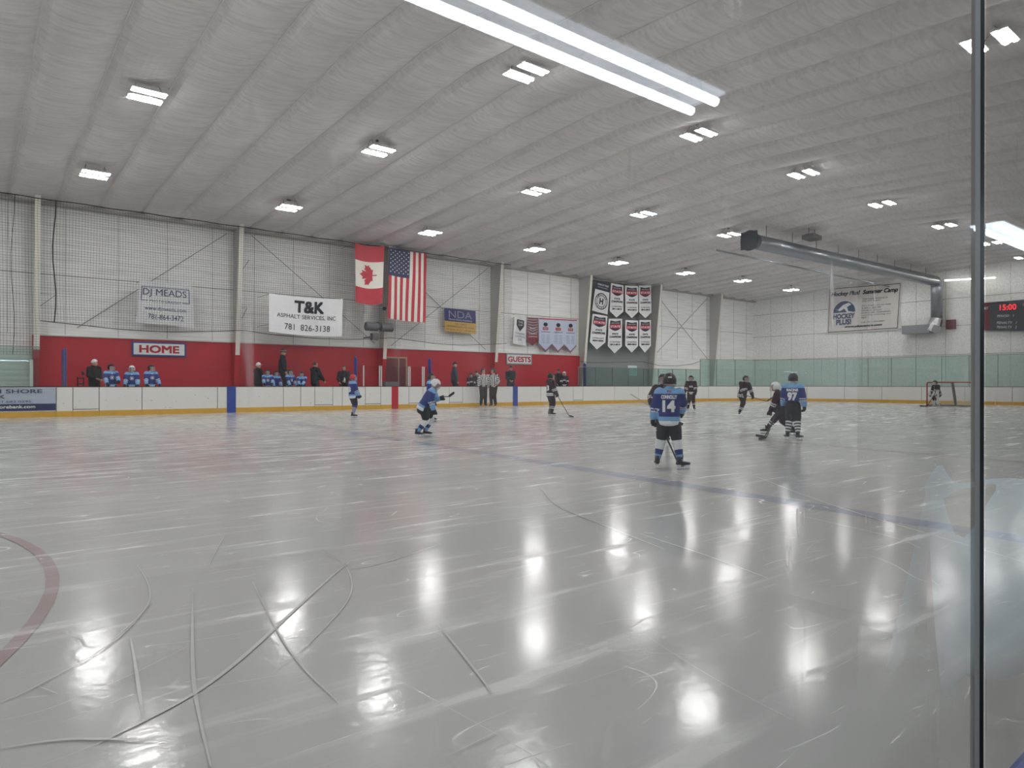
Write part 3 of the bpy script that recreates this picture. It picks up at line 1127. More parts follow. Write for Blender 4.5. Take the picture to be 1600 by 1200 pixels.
    for x in (1.3, 2.6):
        q.wire([npt(x + .06 * sin(k), k / 8, 8.3, bot(x)) for k in range(9)], .022 if x > 2 else .010)
    o = q.build('safety_net', CORD)
    tag(o, 'dark fine mesh safety net hung along the wall above the home bench', 'safety net')


build_boards()


# ------------------------------------------------------------------ banners, flags and signs
def px_panel(name, tl, tr, br, bl, plane, val, mats, label, cat, group=None, **k):
    fn = atd if plane == 'd' else ats
    TL, TR, BR, BL = [fn(p[0], p[1], val) for p in (tl, tr, br, bl)]
    f = panel_map(BL, BR, TR, TL, k.pop('bulge', 0.0), k.pop('sag', 0.0))
    o = panel(name, f, mats, k.pop('nx', 12), k.pop('ny', 10), **k)
    tag(o, label, cat, group)
    if val != S1 - .25:
        q = MB()
        for a in (.02, .98):
            for b in (.99,) if group or cat == 'flag' else (.99, .2):
                p = f(a, b)
                e = Vector((p.x, DW - .07, p.z)) if plane == 'd' else Vector((S1 - .02, p.y, p.z + .05))
                q.wire([p, e], .007)
        q.build('tie', CORD, o)
    return o, f


def build_banners():
    W = write_on
    # photographer's banner behind the net
    o, f = px_panel('banner', (217, 438), (300, 445), (303, 512), (213, 504), 'd', 32.3, [CLOTHW], 'white photographer banner with thin blue box round its name, behind the net', 'banner', bulge=.02)
    W(f, 1, 1, 'DJ MEADS', .48, .73, .80, .20, INKBLUE, o, name='lettering')
    W(f, 1, 1, 'PHOTOGRAPHY', .49, .545, .56, .055, INKBLUE, o, name='lettering', space=1.3)
    W(f, 1, 1, 'www.djmeads.com', .49, .36, .74, .11, INKBLUE, o, name='lettering')
    W(f, 1, 1, '781-864-3472', .50, .18, .62, .12, INKBLUE, o, name='lettering')
    shape_on(f, [rect(.05, .86, .94, .875), rect(.05, .56, .065, .875), rect(.925, .56, .94, .875), rect(.05, .54, .18, .555), rect(.80, .54, .94, .555)], INKBLUE, o, 'outline')
    # asphalt company banner on the net
    o, f = px_panel('banner', (420, 458), (536, 467), (534, 526), (420, 518), 'd', 31.3, [CLOTHW], 'large white asphalt company banner with black lettering, right of the middle column', 'banner', bulge=.03, sag=.07)
    W(f, 1, 1, 'T&K', .53, .74, .40, .32, INK, o, name='lettering', bold=.035)
    W(f, 1, 1, 'ASPHALT SERVICES, INC', .50, .47, .80, .12, INK, o, name='lettering')
    W(f, 1, 1, '781  826-3138', .51, .20, .62, .16, INK, o, name='lettering')
    # academy banner
    o, f = px_panel('banner', (694, 481), (743, 486), (744, 522), (695, 517), 'd', 32.7, [mat('nda_blue', (44, 52, 112), 0.6), mat('nda_gold', (222, 178, 84), 0.6)],
                    'blue over gold school banner between the flag and the guests side', 'banner', matf=lambda x, y: 1 if y < .43 else 0, ny=20)
    W(f, 1, 1, 'NDA', .50, .76, .74, .30, mat('silver_ink', (150, 152, 170), 0.5), o)
    W(f, 1, 1, 'Notre Dame Academy', .50, .53, .74, .10, CLOTHW, o)
    W(f, 1, 1, 'ALL-GIRLS', .50, .355, .36, .06, INKBLUE, o)
    W(f, 1, 1, 'INDEPENDENT CATHOLIC', .50, .23, .90, .07, INKBLUE, o)
    W(f, 1, 1, 'Grades 6-12  Hingham', .50, .09, .90, .08, INKBLUE, o)
    # three banners on the guests side
    o, f = px_panel('banner', (804, 491), (823, 496), (821, 540), (801, 537), 'd', 32.8, [CLOTHW], 'narrow white tournament banner with a black shield, left of the guests banners', 'banner', bulge=.02)
    shape_on(f, [[(.22, .86), (.78, .86), (.80, .66), (.5, .46), (.20, .66)]], INK, o, 'shield')
    W(f, 1, 1, 'THE', .5, .78, .36, .07, CLOTHW, o, off=.015); W(f, 1, 1, 'CUP', .5, .68, .3, .06, CLOTHW, o, off=.015)
    for i, t in enumerate(('TOURNAMENT', 'CHAMPIONS', '2018')):
        W(f, 1, 1, t, .5, .38 - i * .10, .8 if i < 2 else .3, .07, INKBLUE, o)
    o, f = px_panel('pennant', (824, 496), (841, 497), (841, 540), (823, 540), 'd', 32.75, [mat('maroon_cloth', (122, 40, 56), 0.7), mat('pennant_gray', (150, 146, 150), 0.7)],
                    'maroon and gray striped pennant between two white banners', 'pennant', ny=40, matf=lambda x, y: 1 if (y > .35 and int(y * 20) % 2 == 0) else 0,
                    shape=lambda a: .16 * abs(2 * a - 1))
    W(f, 1, 1, 'Bauer', .5, .62, .5, .06, CLOTHW, o); 
    W(f, 1, 1, 'TOURNAMENT', .5, .42, .8, .05, CLOTHW, o); W(f, 1, 1, 'CHAMPIONS', .5, .32, .8, .05, CLOTHW, o)
    o, f = px_panel('banner', (842, 497), (901, 500), (900, 552), (842, 550), 'd', 32.75, [mat('pale_blue_cloth', (196, 202, 222), 0.7)],
                    'wide pale blue banner with three columns and a zigzag hem', 'banner', nx=48, shape=lambda a: .20 * abs(((a * 3) % 1) * 2 - 1) if True else 0)
    zz = []
    for i in range(3):
        a0, a1, am = i / 3, (i + 1) / 3, (i + .5) / 3
        for off, m in ((.0, INKRED), (.035, INKBLUE)):
            shape_on(f, [[(a0, .20 + off), (am, 0.0 + off), (am, .022 + off), (a0, .222 + off)], [(am, .0 + off), (a1, .20 + off), (a1, .222 + off), (am, .022 + off)]], m, o, 'hem_stripe', off=.014)
        shape_on(f, [disc(am, .82, .055, .06)], INK, o, 'emblem')
        shape_on(f, [rect(am - .07, .66, am + .07, .74)], INKRED, o, 'emblem')
        W(f, 1, 1, 'HOCKEY', am, .70, .11, .04, CLOTHW, o, off=.016)
        W(f, 1, 1, 'CHAMPIONSHIP', am, .60, .24, .04, INKBLUE, o)
        for k in range(6):
            shape_on(f, [rect(am - .11, .50 - k * .045, am - .02, .512 - k * .045), rect(am + .02, .50 - k * .045, am + .11, .512 - k * .045)], mat('faint_ink', (130, 140, 176), 0.7), o, 'text_lines')
    shape_on(f, [rect(0, .97, 1, 1.0)], INKRED, o, 'hem_stripe')

    # state champion pennants on the gray bay
    def champ(tl, tr, bl, br, tip, label, year, hflag=False):
        """tl,tr: top corners; bl,br: shoulder corners; tip: lowest point v"""
        d = 32.35
        o, f = px_panel('pennant', tl, tr, (br[0], tip), (bl[0], tip), 'd', d, [CLOTHW], label, 'pennant', 'state champion pennants', nx=14, bulge=.012,
                        shape=lambda a: (tip - bl[1]) / (tip - tl[1]) * abs(2 * a - 1))
        shape_on(f, [[(.12, .95), (.5, .92), (.88, .95), (.90, .84), (.10, .84)]], NAVY, o, 'badge_top')
        shape_on(f, [rect(.08, .72, .92, .84)], INKRED, o, 'badge')
        shape_on(f, [[(.12, .72), (.88, .72), (.70, .67), (.5, .645), (.30, .67)]], NAVY, o, 'badge_base')
        W(f, 1, 1, 'STATE', .5, .775, .74, .06, CLOTHW, o, off=.016, bold=.02)
        W(f, 1, 1, 'MASS HOCKEY', .5, .875, .6, .03, CLOTHW, o, off=.016)
        W(f, 1, 1, 'STATE', .5, .56, .42, .055, INK, o, bold=.03)
        W(f, 1, 1, 'CHAMPIONS', .5, .475, .84, .065, INK, o, bold=.03)
        W(f, 1, 1, 'U12 TIER II MINOR', .5, .325, .72, .03, INK, o, bold=.02)
        W(f, 1, 1, year, .5, .255, .70, .05, INK, o, bold=.04)
    champ((954.5, 442), (974, 446), (952, 486), (974, 488), 496, 'white state champions pennant, second from left in the top row on the gray bay', '2011-2012')
    champ((976.5, 446), (997, 447), (977, 487), (997, 488), 497, 'white state champions pennant, third from left in the top row on the gray bay', '2012-2013')
    champ((998, 446), (1017, 446), (998.5, 488), (1018, 489), 497, 'white state champions pennant, rightmost of the top row on the gray bay', '2012-2013')
    champ((926, 490), (949, 494), (920, 534), (945, 537), 546, 'white state champions pennant, leftmost of the bottom row, dated 2024', '2024-2025')
    champ((951, 498), (972, 498), (949, 541), (971.5, 541), 552, 'white state champions pennant, second from left in the bottom row', '2012-2013')
    champ((977, 500), (997, 501), (976.5, 540), (997, 541), 551, 'white state champions pennant, third from left in the bottom row', '2009-2010')
    champ((999, 500), (1017, 500), (998.5, 540), (1017, 541), 551, 'white state champions pennant, rightmost of the bottom row', '2009-2010')
    o, f = px_panel('banner', (931.5, 438), (953.5, 444), (949, 491.5), (925, 485), 'd', 32.3, [CLOTHW, NAVY], 'white banner with a black H in a ring and a navy top', 'banner', matf=lambda x, y: 1 if y > .72 else 0, ny=25)
    shape_on(f, ring_polys(.5, .37, .42, .27, .10), INK, o, 'ring'); shape_on(f, ring_polys(.5, .37, .30, .19, .10), INK, o, 'ring')
    W(f, 1, 1, 'H', .5, .37, .26, .20, INK, o, bold=.05)
    for i, ch in enumerate('HINGHAM'):
        t = radians(150 - i * 20)
        W(f, 1, 1, ch, .5 + .35 * cos(t), .37 + .225 * sin(t), .07, .055, INK, o, bold=.03)
    for i, ch in enumerate('HOCKEY'):
        t = radians(215 + i * 22)
        W(f, 1, 1, ch, .5 + .35 * cos(t), .37 + .225 * sin(t), .07, .055, INK, o, bold=.03)
    W(f, 1, 1, 'HOME OF YOUR', .5, .90, .78, .06, CLOTHW, o, bold=.02); W(f, 1, 1, 'HINGHAM HOCKEY', .5, .81, .7, .03, CLOTHW, o)

    # home and guests signs
    for nm, tl, br, txt, m, lab in (('sign', (206, 533), (291, 558), 'HOME', mat('sign_edge_blue', (40, 62, 132), 0.5), 'white HOME sign with blue border on the red wall'),
                                    ('sign', (792, 552.5), (831.5, 570), 'GUESTS', mat('sign_edge_gray', (150, 152, 160), 0.5), 'white GUESTS sign with gray border on the red wall')):
        a, b = atd(*tl, DW - .2), atd(*br, DW - .2)
        t = empty(nm, ((a.x + b.x) / 2, DW - .105, (a.z + b.z) / 2)); tag(t, lab, 'sign')
        hw, hh = (b.x - a.x) / 2, (a.z - b.z) / 2
        q = MB(); q.box((-hw, -.06, -hh), (hw, -.001, hh)); q.build('border', m, t)
        q = MB(); q.box((-hw + .07, -.07, -hh + .07), (hw - .07, -.055, hh - .07)); q.build('face', CLOTHW, t)
        me = fit_text(txt, hw * 2 * (.74 if txt == 'HOME' else .90), hh * 2 * .54, bold=.035)
        for v in me.vertices:
            v.co = Vector((v.co.x, -.074 - v.co.z, v.co.y))
        me.materials.clear(); me.materials.append(INKRED)
        o = bpy.data.objects.new('lettering', me); C.objects.link(o); o.parent = t

    # Canadian flag, hung with the hoist up
    fred = mat('flag_red', (178, 36, 52), 0.6, 0.06)
    fblu = mat('flag_blue', (40, 46, 82), 0.6, 0.06)
    fwh = mat('flag_white', (222, 216, 206), 0.6, 0.04)
    o, f = px_panel('flag', (554, 379), (601, 384), (597, 474), (555.5, 472), 'd', 31.4, [fwh, fred], 'red and white maple leaf flag hanging left of the column', 'flag', nx=16, ny=40, bulge=.05, sag=.10,
                    matf=lambda x, y: 1 if (y > .735 or y < .265) else 0)
    half = [(0, 1.0), (.18, .64), (.38, .75), (.29, .24), (.52, .48), (.58, .36), (.86, .42), (.76, .12), (.87, .06), (.45, -.28), (.50, -.42), (.05, -.36), (.04, -.82)]
    leaf = half + [(-x, y) for x, y in reversed(half)][:-1]
    # the leaf lies on its side: top of the leaf points left
    shape_on(f, [[(.47 - y * .33, .50 + x * .20) for x, y in leaf]], fred, o, 'maple_leaf', off=.02)
    # flag of the United States, stripes vertical
    o, f = px_panel('flag', (608, 387), (667, 396), (664.5, 504), (605, 497), 'd', 31.4, [fwh, fred, fblu], 'flag with stars and vertical stripes hanging right of the column', 'flag', nx=39, ny=44, bulge=.05, sag=.04,
                    matf=lambda x, y: 2 if (x < 7 / 13 and y > .62) else (1 if int(x * 13) % 2 == 0 else 0))
    stars = []
    for r in range(9):
        for c_ in range(6 if r % 2 == 0 else 5):
            cy_ = .64 + .36 * (c_ + (.5 if r % 2 == 0 else 1.0)) / 6
            cx_ = (7 / 13) * (r + .75) / 9.5
            stars.append([(cx_ + (.021 if k % 2 == 0 else .009) * cos(pi * k / 5 + pi), cy_ + (.0125 if k % 2 == 0 else .0055) * sin(pi * k / 5 + pi)) for k in range(10)])
    shape_on(f, stars, fwh, o, 'stars', off=.02)
    # flag rods
    for (a, b, lab) in (((553, 378), (602, 383), 'thin rod holding the maple leaf flag'), ((607, 386), (668, 395), 'thin rod holding the starred flag')):
        A, B = atd(*a, 31.44), atd(*b, 31.44)
        q = MB(); q.tube((A - B) / 2, (B - A) / 2, .018); o = q.build('flag_rod', GRAYM); o.location = (A + B) / 2; tag(o, lab, 'rod')

    # summer camp banner on the end wall
    o, f = px_panel('banner', (1295, 449), (1409, 440), (1404, 515), (1292, 522), 's', S1 - .12, [mat('camp_cloth', (216, 210, 206), 0.7)], 'large framed white summer camp banner on the end wall', 'banner')
    shape_on(f, [rect(.015, .955, .985, .968), rect(.015, .03, .985, .043), rect(.015, .03, .022, .968), rect(.978, .03, .985, .968)], INK, o, 'outline')
    W(f, 1, 1, 'Hockey Plus!  Summer Camp', .5, .83, .92, .12, INK, o, bold=.04, shear=.3)
    shape_on(f, [disc(.24, .44, .16, .24, 24, 0, pi)], INKBLUE, o, 'emblem')
    shape_on(f, [[(.15, .50), (.22, .60), (.30, .64), (.34, .60), (.28, .55), (.30, .46), (.36, .445), (.36, .43), (.28, .44), (.24, .52), (.18, .47), (.11, .52)]], CLOTHW, o, 'skater_silhouette', off=.016)
    W(f, 1, 1, 'HOCKEY', .24, .36, .31, .11, INKBLUE, o, bold=.05); W(f, 1, 1, 'PLUS!', .24, .235, .22, .12, INKBLUE, o, bold=.05)
    for i, t in enumerate(('One week sessions in', 'July and August', '', 'Four hours on ice daily', '8 AM to 2:00 PM', 'baseball, soccer', 'basketball, basketball,', 'swimming, swimming, and', 'more', '', 'Call (781) 254-0007')):
        if t:
            W(f, 1, 1, t, .49 + len(t) * .0085, .70 - i * .05, len(t) * .017, .038, INK, o)
    W(f, 1, 1, 'www.pluscamps.com', .52, .125, .52, .06, INK, o, bold=.05, shear=.3)

    # scoreboard
    sb, f = px_panel('scoreboard', (1534, 473.5), (1622, 466), (1622, 517.5), (1534, 516), 's', S1 - .25, [mat('score_gray', (60, 66, 72), 0.4), mat('score_red', (96, 34, 44), 0.4)],
                     'dark scoreboard showing 15:00 in red on the end wall', 'scoreboard', thick=.16, nx=20, matf=lambda x, y: 1 if x < .14 else 0)
    LED = emis('red_led', (1.0, 0.06, 0.08), 0.9)
    X = lambda u: (u - 1534) / 88
    W(f, 1, 1, '15:00', X(1576), .79, .30, .20, LED, sb, bold=.03)
    W(f, 1, 1, 'GUEST', X(1539), .80, .13, .09, CLOTHW, sb, shear=.2); W(f, 1, 1, 'HOME', X(1606), .84, .16, .10, CLOTHW, sb, shear=.2)
    W(f, 1, 1, 'PERIOD   1', X(1572), .50, .30, .08, CLOTHW, sb, shear=.25); W(f, 1, 1, 'PENALTY   1', X(1574), .27, .36, .08, CLOTHW, sb, shear=.25)
    W(f, 1, 1, 'PENALTY   2', X(1574), .12, .36, .08, CLOTHW, sb, shear=.25)


build_banners()


def build_props():
    # ventilation duct
    t = empty('air_duct', (29.6, 18.5, 8.2)); tag(t, 'round galvanised air duct hung from the ceiling, elbowing down the end wall', 'duct')
    L = S1 - .55 - 29.6
    q = MB(); q.loft([((0.5, 0, 0), .36, .36), ((L * .5, 0, .12), .36, .36), ((L - .3, 0, .26), .36, .36), ((L, 0, .16), .36, .36), ((L + .06, 0, -.2), .36, .36), ((L + .06, 0, -2.4), .36, .36)], lat=(0, 1, 0), n=20, round_ends=False)
    q.build('pipe', GALV, t, smooth=True)
    q = MB(); q.box((-.06, -.44, -.42), (.0, .44, .42)); q.loft([((0, 0, 0), .5, .5), ((.5, 0, 0), .36, .36)], lat=(0, 1, 0), n=20, round_ends=False)
    q.build('grille_box', mat('duct_dark', (70, 76, 84), 0.5, metal=0.4), t)
    q = MB(); q.loft([((L + .06, 0, -2.35), .40, .40), ((L + .0, .1, -2.8), .45, .42), ((L + .0, .3, -3.2), .5, .42)], lat=(0, 1, 0), n=14, round_ends=False)
    q.build('foil_elbow', mat('foil', (200, 200, 205), 0.18, 0.3, 9, metal=0.95, bump=0.8, bscale=5), t)
    q = MB(); q.box((L - .4, .3, -3.35), (L + .35, 2.1, -2.75)); q.build('plenum', mat('plenum', (140, 142, 146), 0.45, metal=0.4), t)
    for k in range(9):
        x = 1.5 + k * 2.5
        q = MB(); q.wire([(x, 0, .3), (x, 0, 1.0 - .0)], .012); q.build('hanger', CORD, t)
    q = MB(); a = atz(1120, 391, 8.5); q.tube((0, 0, 0), (S1 - a.x - .1, 0, 0), .055)
    o = q.build('ceiling_pipe', mat('pipe_gray', (120, 124, 128), 0.5)); o.location = a; tag(o, 'thin gray pipe below the ceiling, beside the air duct', 'pipe')
    # strip lights on the walls
    def strip(a, b, lab, n=2):
        t = empty('strip_light', (a + b) / 2); tag(t, lab, 'strip light')
        v = (b - a) / 2
        side = Vector((0, .05, 0)) if abs(v.x) > abs(v.y) else Vector((.05, 0, 0))
        q = MB(); q.loft([(-v + Vector((0, 0, .07)), .09, .03), (v + Vector((0, 0, .07)), .09, .03)], lat=side, n=4, round_ends=False); q.build('housing', WHITE, t)
        for k in range(n):
            p0 = -v + 2 * v * (k / n) + v * .03; p1 = -v + 2 * v * ((k + 1) / n) - v * .03
            q = MB(); q.tube(p0, p1, .03, n=8); q.build('tube', emis('wall_tube', (1, .98, .93), 9.0), t)
        c = (a + b) / 2
        q = MB(); q.wire([(0, 0, .1), (0, 0, ceil_z(c.y) - c.z - .02)], .008); q.build('hanger', CORD, t)
    strip(atd(601, 367, 31.7), atd(680, 378.5, 31.7), 'bare strip light pair above the starred flag')
    strip(atd(1184, 456, 31.0), atd(1213, 458, 31.0), 'short strip light near the far corner of the ceiling', 1)
    strip(ats(1475, 438.5, S1 - .6), ats(1556, 434, S1 - .6), 'long strip light above the end wall beside the duct', 3)
    # loudspeakers and dome camera on the column under the flags
    a = atd(593, 511, 31.5)
    t = empty('loudspeaker', a); tag(t, 'wide gray loudspeaker pair on the column below the flags', 'loudspeaker')
    for x in (-.42, .42):
        q = MB(); q.loft([((x - .36, 0, 0), .22, .2), ((x + .3, 0, 0), .22, .2)], lat=(0, 0, 1), n=16, round_ends=False); q.build('horn', mat('speaker_gray', (92, 92, 94), 0.6), t)
    q = MB(); q.box((-.05, 0, .2), (.05, .9, .26)); q.box((-.06, -.02, -.02), (.06, .08, .24)); q.build('bracket', DARK, t)
    a = atd(585, 526, 31.6)
    o = MB(); o.box((-.17, -.14, -.17), (.17, .14, .17)); o.box((-.13, -.15, -.13), (.13, -.14, .13)); o.box((-.03, .14, -.03), (.03, 1.2, .03)); o = o.build('small_loudspeaker', mat('speaker_gray', (92, 92, 94), 0.6)); o.location = a
    tag(o, 'small square gray loudspeaker under the wide pair', 'loudspeaker')
    a = atd(600.5, 482, 31.7)
    t = empty('security_camera', a); tag(t, 'dome camera with white arm on the column between the flags', 'camera')
    q = MB(); q.ell((0, 0, 0), (.1, .1, .1)); q.build('dome', BLACK, t, smooth=True)
    q = MB(); q.box((.08, -.03, -.02), (.40, .03, .06)); q.box((-.03, 0, .06), (.03, .5, .12)); q.build('arm', WHITE, t)
    # red box on the end wall
    a, b = ats(1479, 500, S1 - .1), ats(1493, 514, S1 - .1)
    o = MB(); o.box((-.12, (b.y - a.y) / 2, -(a.z - b.z) / 2), (.08, -(b.y - a.y) / 2, (a.z - b.z) / 2)); o.box((-.125, -.02 + (b.y - a.y) / 2, -.02), (-.12, .02 - (b.y - a.y) / 2, .02), 0)
    o = o.build('alarm_box', mat('dark_red_box', (96, 36, 40), 0.5)); o.location = (S1 - .1, (a.y + b.y) / 2, (a.z + b.z) / 2); tag(o, 'dark red box on the end wall right of the duct', 'alarm box')
    # notice on the glass behind the center player
    a, b = atd(981, 571, BD + .13), atd(995, 587, BD + .13)
    o = MB(); o.box((-(b.x - a.x) / 2, -.01, -(a.z - b.z) / 2), ((b.x - a.x) / 2, .0, (a.z - b.z) / 2))
    for k in range(4):
        x = -(b.x - a.x) / 2 + (b.x - a.x) * (k + 1) / 5; o.box((x - .015, -.013, -.25), (x + .015, -.0101, .2), 1)
    o = o.build('notice', [mat('notice', (196, 214, 212), 0.6), mat('faint_ink', (130, 140, 176), 0.7)]); o.location = ((a.x + b.x) / 2, BD + .13, (a.z + b.z) / 2); tag(o, 'pale notice sheet on the glass below the pennants', 'notice')
    # black sprayer-like stand by the home divider
    p = atd(126, 585, 30.4)
    t = empty('water_bottle_rack', (p.x, p.y, .3)); tag(t, 'thin black stick rack beside the blue divider of the home bench', 'rack')
    q = MB()
    for x in (-.09, .09):
        q.tube((x, 0, 0), (x, 0, 1.15), .02)
    for z in (.9, 1.1):
        q.tube((-.12, 0, z), (.12, 0, z), .02)
    q.build('frame', BLACK, t)
    q = MB(); q.ell((0.08, 0, 1.3), (.05, .05, .08)); q.build('bottle_top', DARK, t)
    # goal
    gs = 42.0
    A, B = ats(1448.5, 600, gs), ats(1518, 600, gs)
    yc, hw, hz, dp = (A.y + B.y) / 2, (A.y - B.y) / 2, 1.34, 1.05
    t = empty('hockey_goal', (gs, yc, 0)); tag(t, 'red framed hockey goal with white net at the far end', 'goal')
    q = MB()
    q.wire([(0, hw, 0), (0, hw, hz - .08), (0, hw - .03, hz - .02), (0, hw - .08, hz), (0, -hw + .08, hz), (0, -hw + .03, hz - .02), (0, -hw, hz - .08), (0, -hw, 0)], .035, n=10)
    q.build('posts', mat('goal_red', (150, 30, 48), 0.4), t, smooth=True)
    q = MB(); q.wire([(0, hw, .05), (dp * .6, hw + .12, .05), (dp, hw * .5, .05), (dp, -hw * .5, .05), (dp * .6, -hw - .12, .05), (0, -hw, .05)], .05, n=8)
    q.wire([(0, hw - .05, hz), (dp * .5, hw * .6, hz), (dp * .5, -hw * .6, hz), (0, -hw + .05, hz)], .02)
    q.build('base_frame', mat('goal_base', (112, 114, 112), 0.6), t)
    q = MB(); q.wire([(dp * .5, 0, hz), (dp * .8, 0, .6), (dp, 0, .05)], .07); q.build('back_bar', mat('goal_bar', (92, 92, 84), 0.6), t)
    q = MB(); r_ = .008
    N = 22

    def bk(a, h):
        y = -hw + 2 * hw * a
        top = dp * .5; bo = dp
        x = (bo + (top - bo) * h) * (1 - abs(2 * a - 1) ** 4)
        return Vector((x, y, .05 + (hz - .05) * h))
    for i in range(N + 1):
        for k in range(10):
            for sgn in (1, -1):
                a0 = (i + sgn * k * .9) / N; a1 = (i + sgn * (k + 1) * .9) / N
                if 0 <= a0 <= 1 and 0 <= a1 <= 1:
                    q.wire([bk(a0, k / 10), bk(a1, (k + 1) / 10)], r_, n=3)
    q.build('net', mat('goal_net_cord', (206, 206, 202), 0.8), t)
    # small hoop brackets on the columns, and the speaker under the ceiling
    for (u, v, col_x, lab) in ((88, 460, 2.1, 'thin triangular bracket on the leftmost column'), (386, 481, 9.75, 'thin triangular bracket on the column left of the asphalt banner'), (389, 406, 9.75, 'small upper bracket on the column left of the asphalt banner')):
        p = atd(u, v, 31.75)
        q = MB(); c = Vector((col_x + .1, 32.2, p.z + .04))
        q.wire([c - p, (0, 0, 0), (col_x + .1 - p.x, .45, -.45)], .014)
        o = q.build('wall_bracket', GRAYM); o.location = p; tag(o, lab, 'bracket')
    p = atz(1268, 371, 8.75)
    o = MB(); o.box((-.45, -.3, -.12), (.45, .3, .1)); o.box((-.3, -.2, .1), (.3, .2, .16)); o.wire([(-.3, 0, .1), (-.3, 0, .45)], .015); o.wire([(.3, 0, .1), (.3, 0, .45)], .015)
    o = o.build('ceiling_speaker', mat('speaker_gray', (92, 92, 94), 0.6)); o.location = p; tag(o, 'gray box unit hung under the ceiling above the air duct', 'speaker_box')
    # black net rope along the glass
    q = MB(); P = [atd(u, v, BD + .3) for u, v in ((905, 565), (930, 567), (960, 566), (998, 565), (1003, 565), (1030, 571), (1058, 572), (1080, 569), (1096, 564))]
    q.wire([p - P[0] for p in P], .015)
    o = q.build('net_rope', CORD); o.location = P[0]; tag(o, 'sagging dark rope above the glass below the pennants', 'rope')


build_props()
# ------------------------------------------------------------------ people
SKIN = mat('skin', (198, 152, 128), 0.55, 0.06, 20)
EYE = mat('eye_dark', (28, 22, 20), 0.3)
LIP = mat('lip', (150, 84, 78), 0.5)
KITS = {
    'blue': dict(main=mat('jersey_blue', (34, 50, 118), 0.75, 0.1, 12, bump=.3, bscale=9), yoke=mat('jersey_sky', (120, 168, 214), 0.75, 0.08, 12), band=mat('jersey_sky', (120, 168, 214)),
                 hem=mat('jersey_white', (218, 220, 224), 0.75, .05), pants=mat('pants_black', (20, 20, 24), 0.7, .2, 8, bump=.4, bscale=8), sock=mat('jersey_white', (218, 220, 224)), s1=mat('jersey_blue', (34, 50, 118)), s2=mat('jersey_sky', (120, 168, 214))),
    'maroon': dict(main=mat('jersey_maroon', (42, 20, 30), 0.75, 0.15, 12, bump=.3, bscale=9), yoke=mat('jersey_maroon', (42, 20, 30)), band=mat('jersey_white', (218, 220, 224)),
                   hem=mat('jersey_maroon', (42, 20, 30)), pants=mat('pants_maroon', (34, 18, 24), 0.7, .2, 8, bump=.4, bscale=8), sock=mat('jersey_maroon', (42, 20, 30)), s1=mat('jersey_white', (218, 220, 224)), s2=mat('jersey_maroon', (42, 20, 30))),
}
KITS['goalie'] = dict(KITS['maroon'], main=mat('goalie_black', (22, 22, 26), 0.7, .1), yoke=mat('goalie_black', (22, 22, 26)), hem=mat('goalie_black', (22, 22, 26)))
REFW = mat('ref_white', (222, 222, 222), 0.7, .04)
COAT = mat('coat_black', (18, 18, 21), 0.8, 0.25, 7, bump=.5, bscale=6)
NAVYCOAT = mat('coat_navy', (22, 25, 36), 0.8, 0.2, 7, bump=.5, bscale=6)
GRAYCOAT = mat('coat_gray', (62, 68, 84), 0.8, 0.15, 7, bump=.5, bscale=6)
TROUS = mat('trousers', (30, 32, 40), 0.8, 0.15, 8)
REFT = mat('ref_trousers', (22, 20, 22), 0.75, 0.15, 8, bump=.4, bscale=7)
GLOVE = mat('glove_black', (20, 20, 23), 0.6, 0.3, 20)
BOOT = mat('skate_boot', (26, 26, 28), 0.45, 0.3, 20)
HOLD = mat('skate_holder', (224, 226, 228), 0.35)
STEEL = mat('steel', (190, 195, 200), 0.2, metal=0.9)
CAGE = mat('cage_wire', (170, 172, 176), 0.35, metal=0.5)


def segd(p, a, b):
    ab = b - a
    t = max(0, min(1, (p - a).dot(ab) / max(ab.length_squared, 1e-9)))
    return (p - (a + ab * t)).length, t


def ik(a, c, l1, l2, hint):
    d = c - a
    L = min(d.length, (l1 + l2) * 0.995)
    if d.length < 1e-6:
        d = Vector((0, 0, -1))
    u = d.normalized()
    c = a + u * L
    x = (l1 * l1 - l2 * l2 + L * L) / (2 * L)
    h = sqrt(max(l1 * l1 - x * x, 0))
    hv = hint - u * hint.dot(u)
    if hv.length < 1e-4:
        hv = u.orthogonal()
    return a + u * x + hv.normalized() * h, c


def join_into(o, mb, mats):
    me = o.data
    bm = bmesh.new(); bm.from_mesh(me)
    base = len(me.materials)
    for m in mats:
        me.materials.append(m)
    tmp = mb.mesh('tmp', [])
    for p in tmp.polygons:
        p.use_smooth = True
    n0 = len(bm.faces)
    bm.from_mesh(tmp)
    bm.faces.ensure_lookup_table()
    for i in range(n0, len(bm.faces)):
        bm.faces[i].material_index = base + mb.m[i - n0]
    bm.to_mesh(me); bm.free(); bpy.data.meshes.remove(tmp)


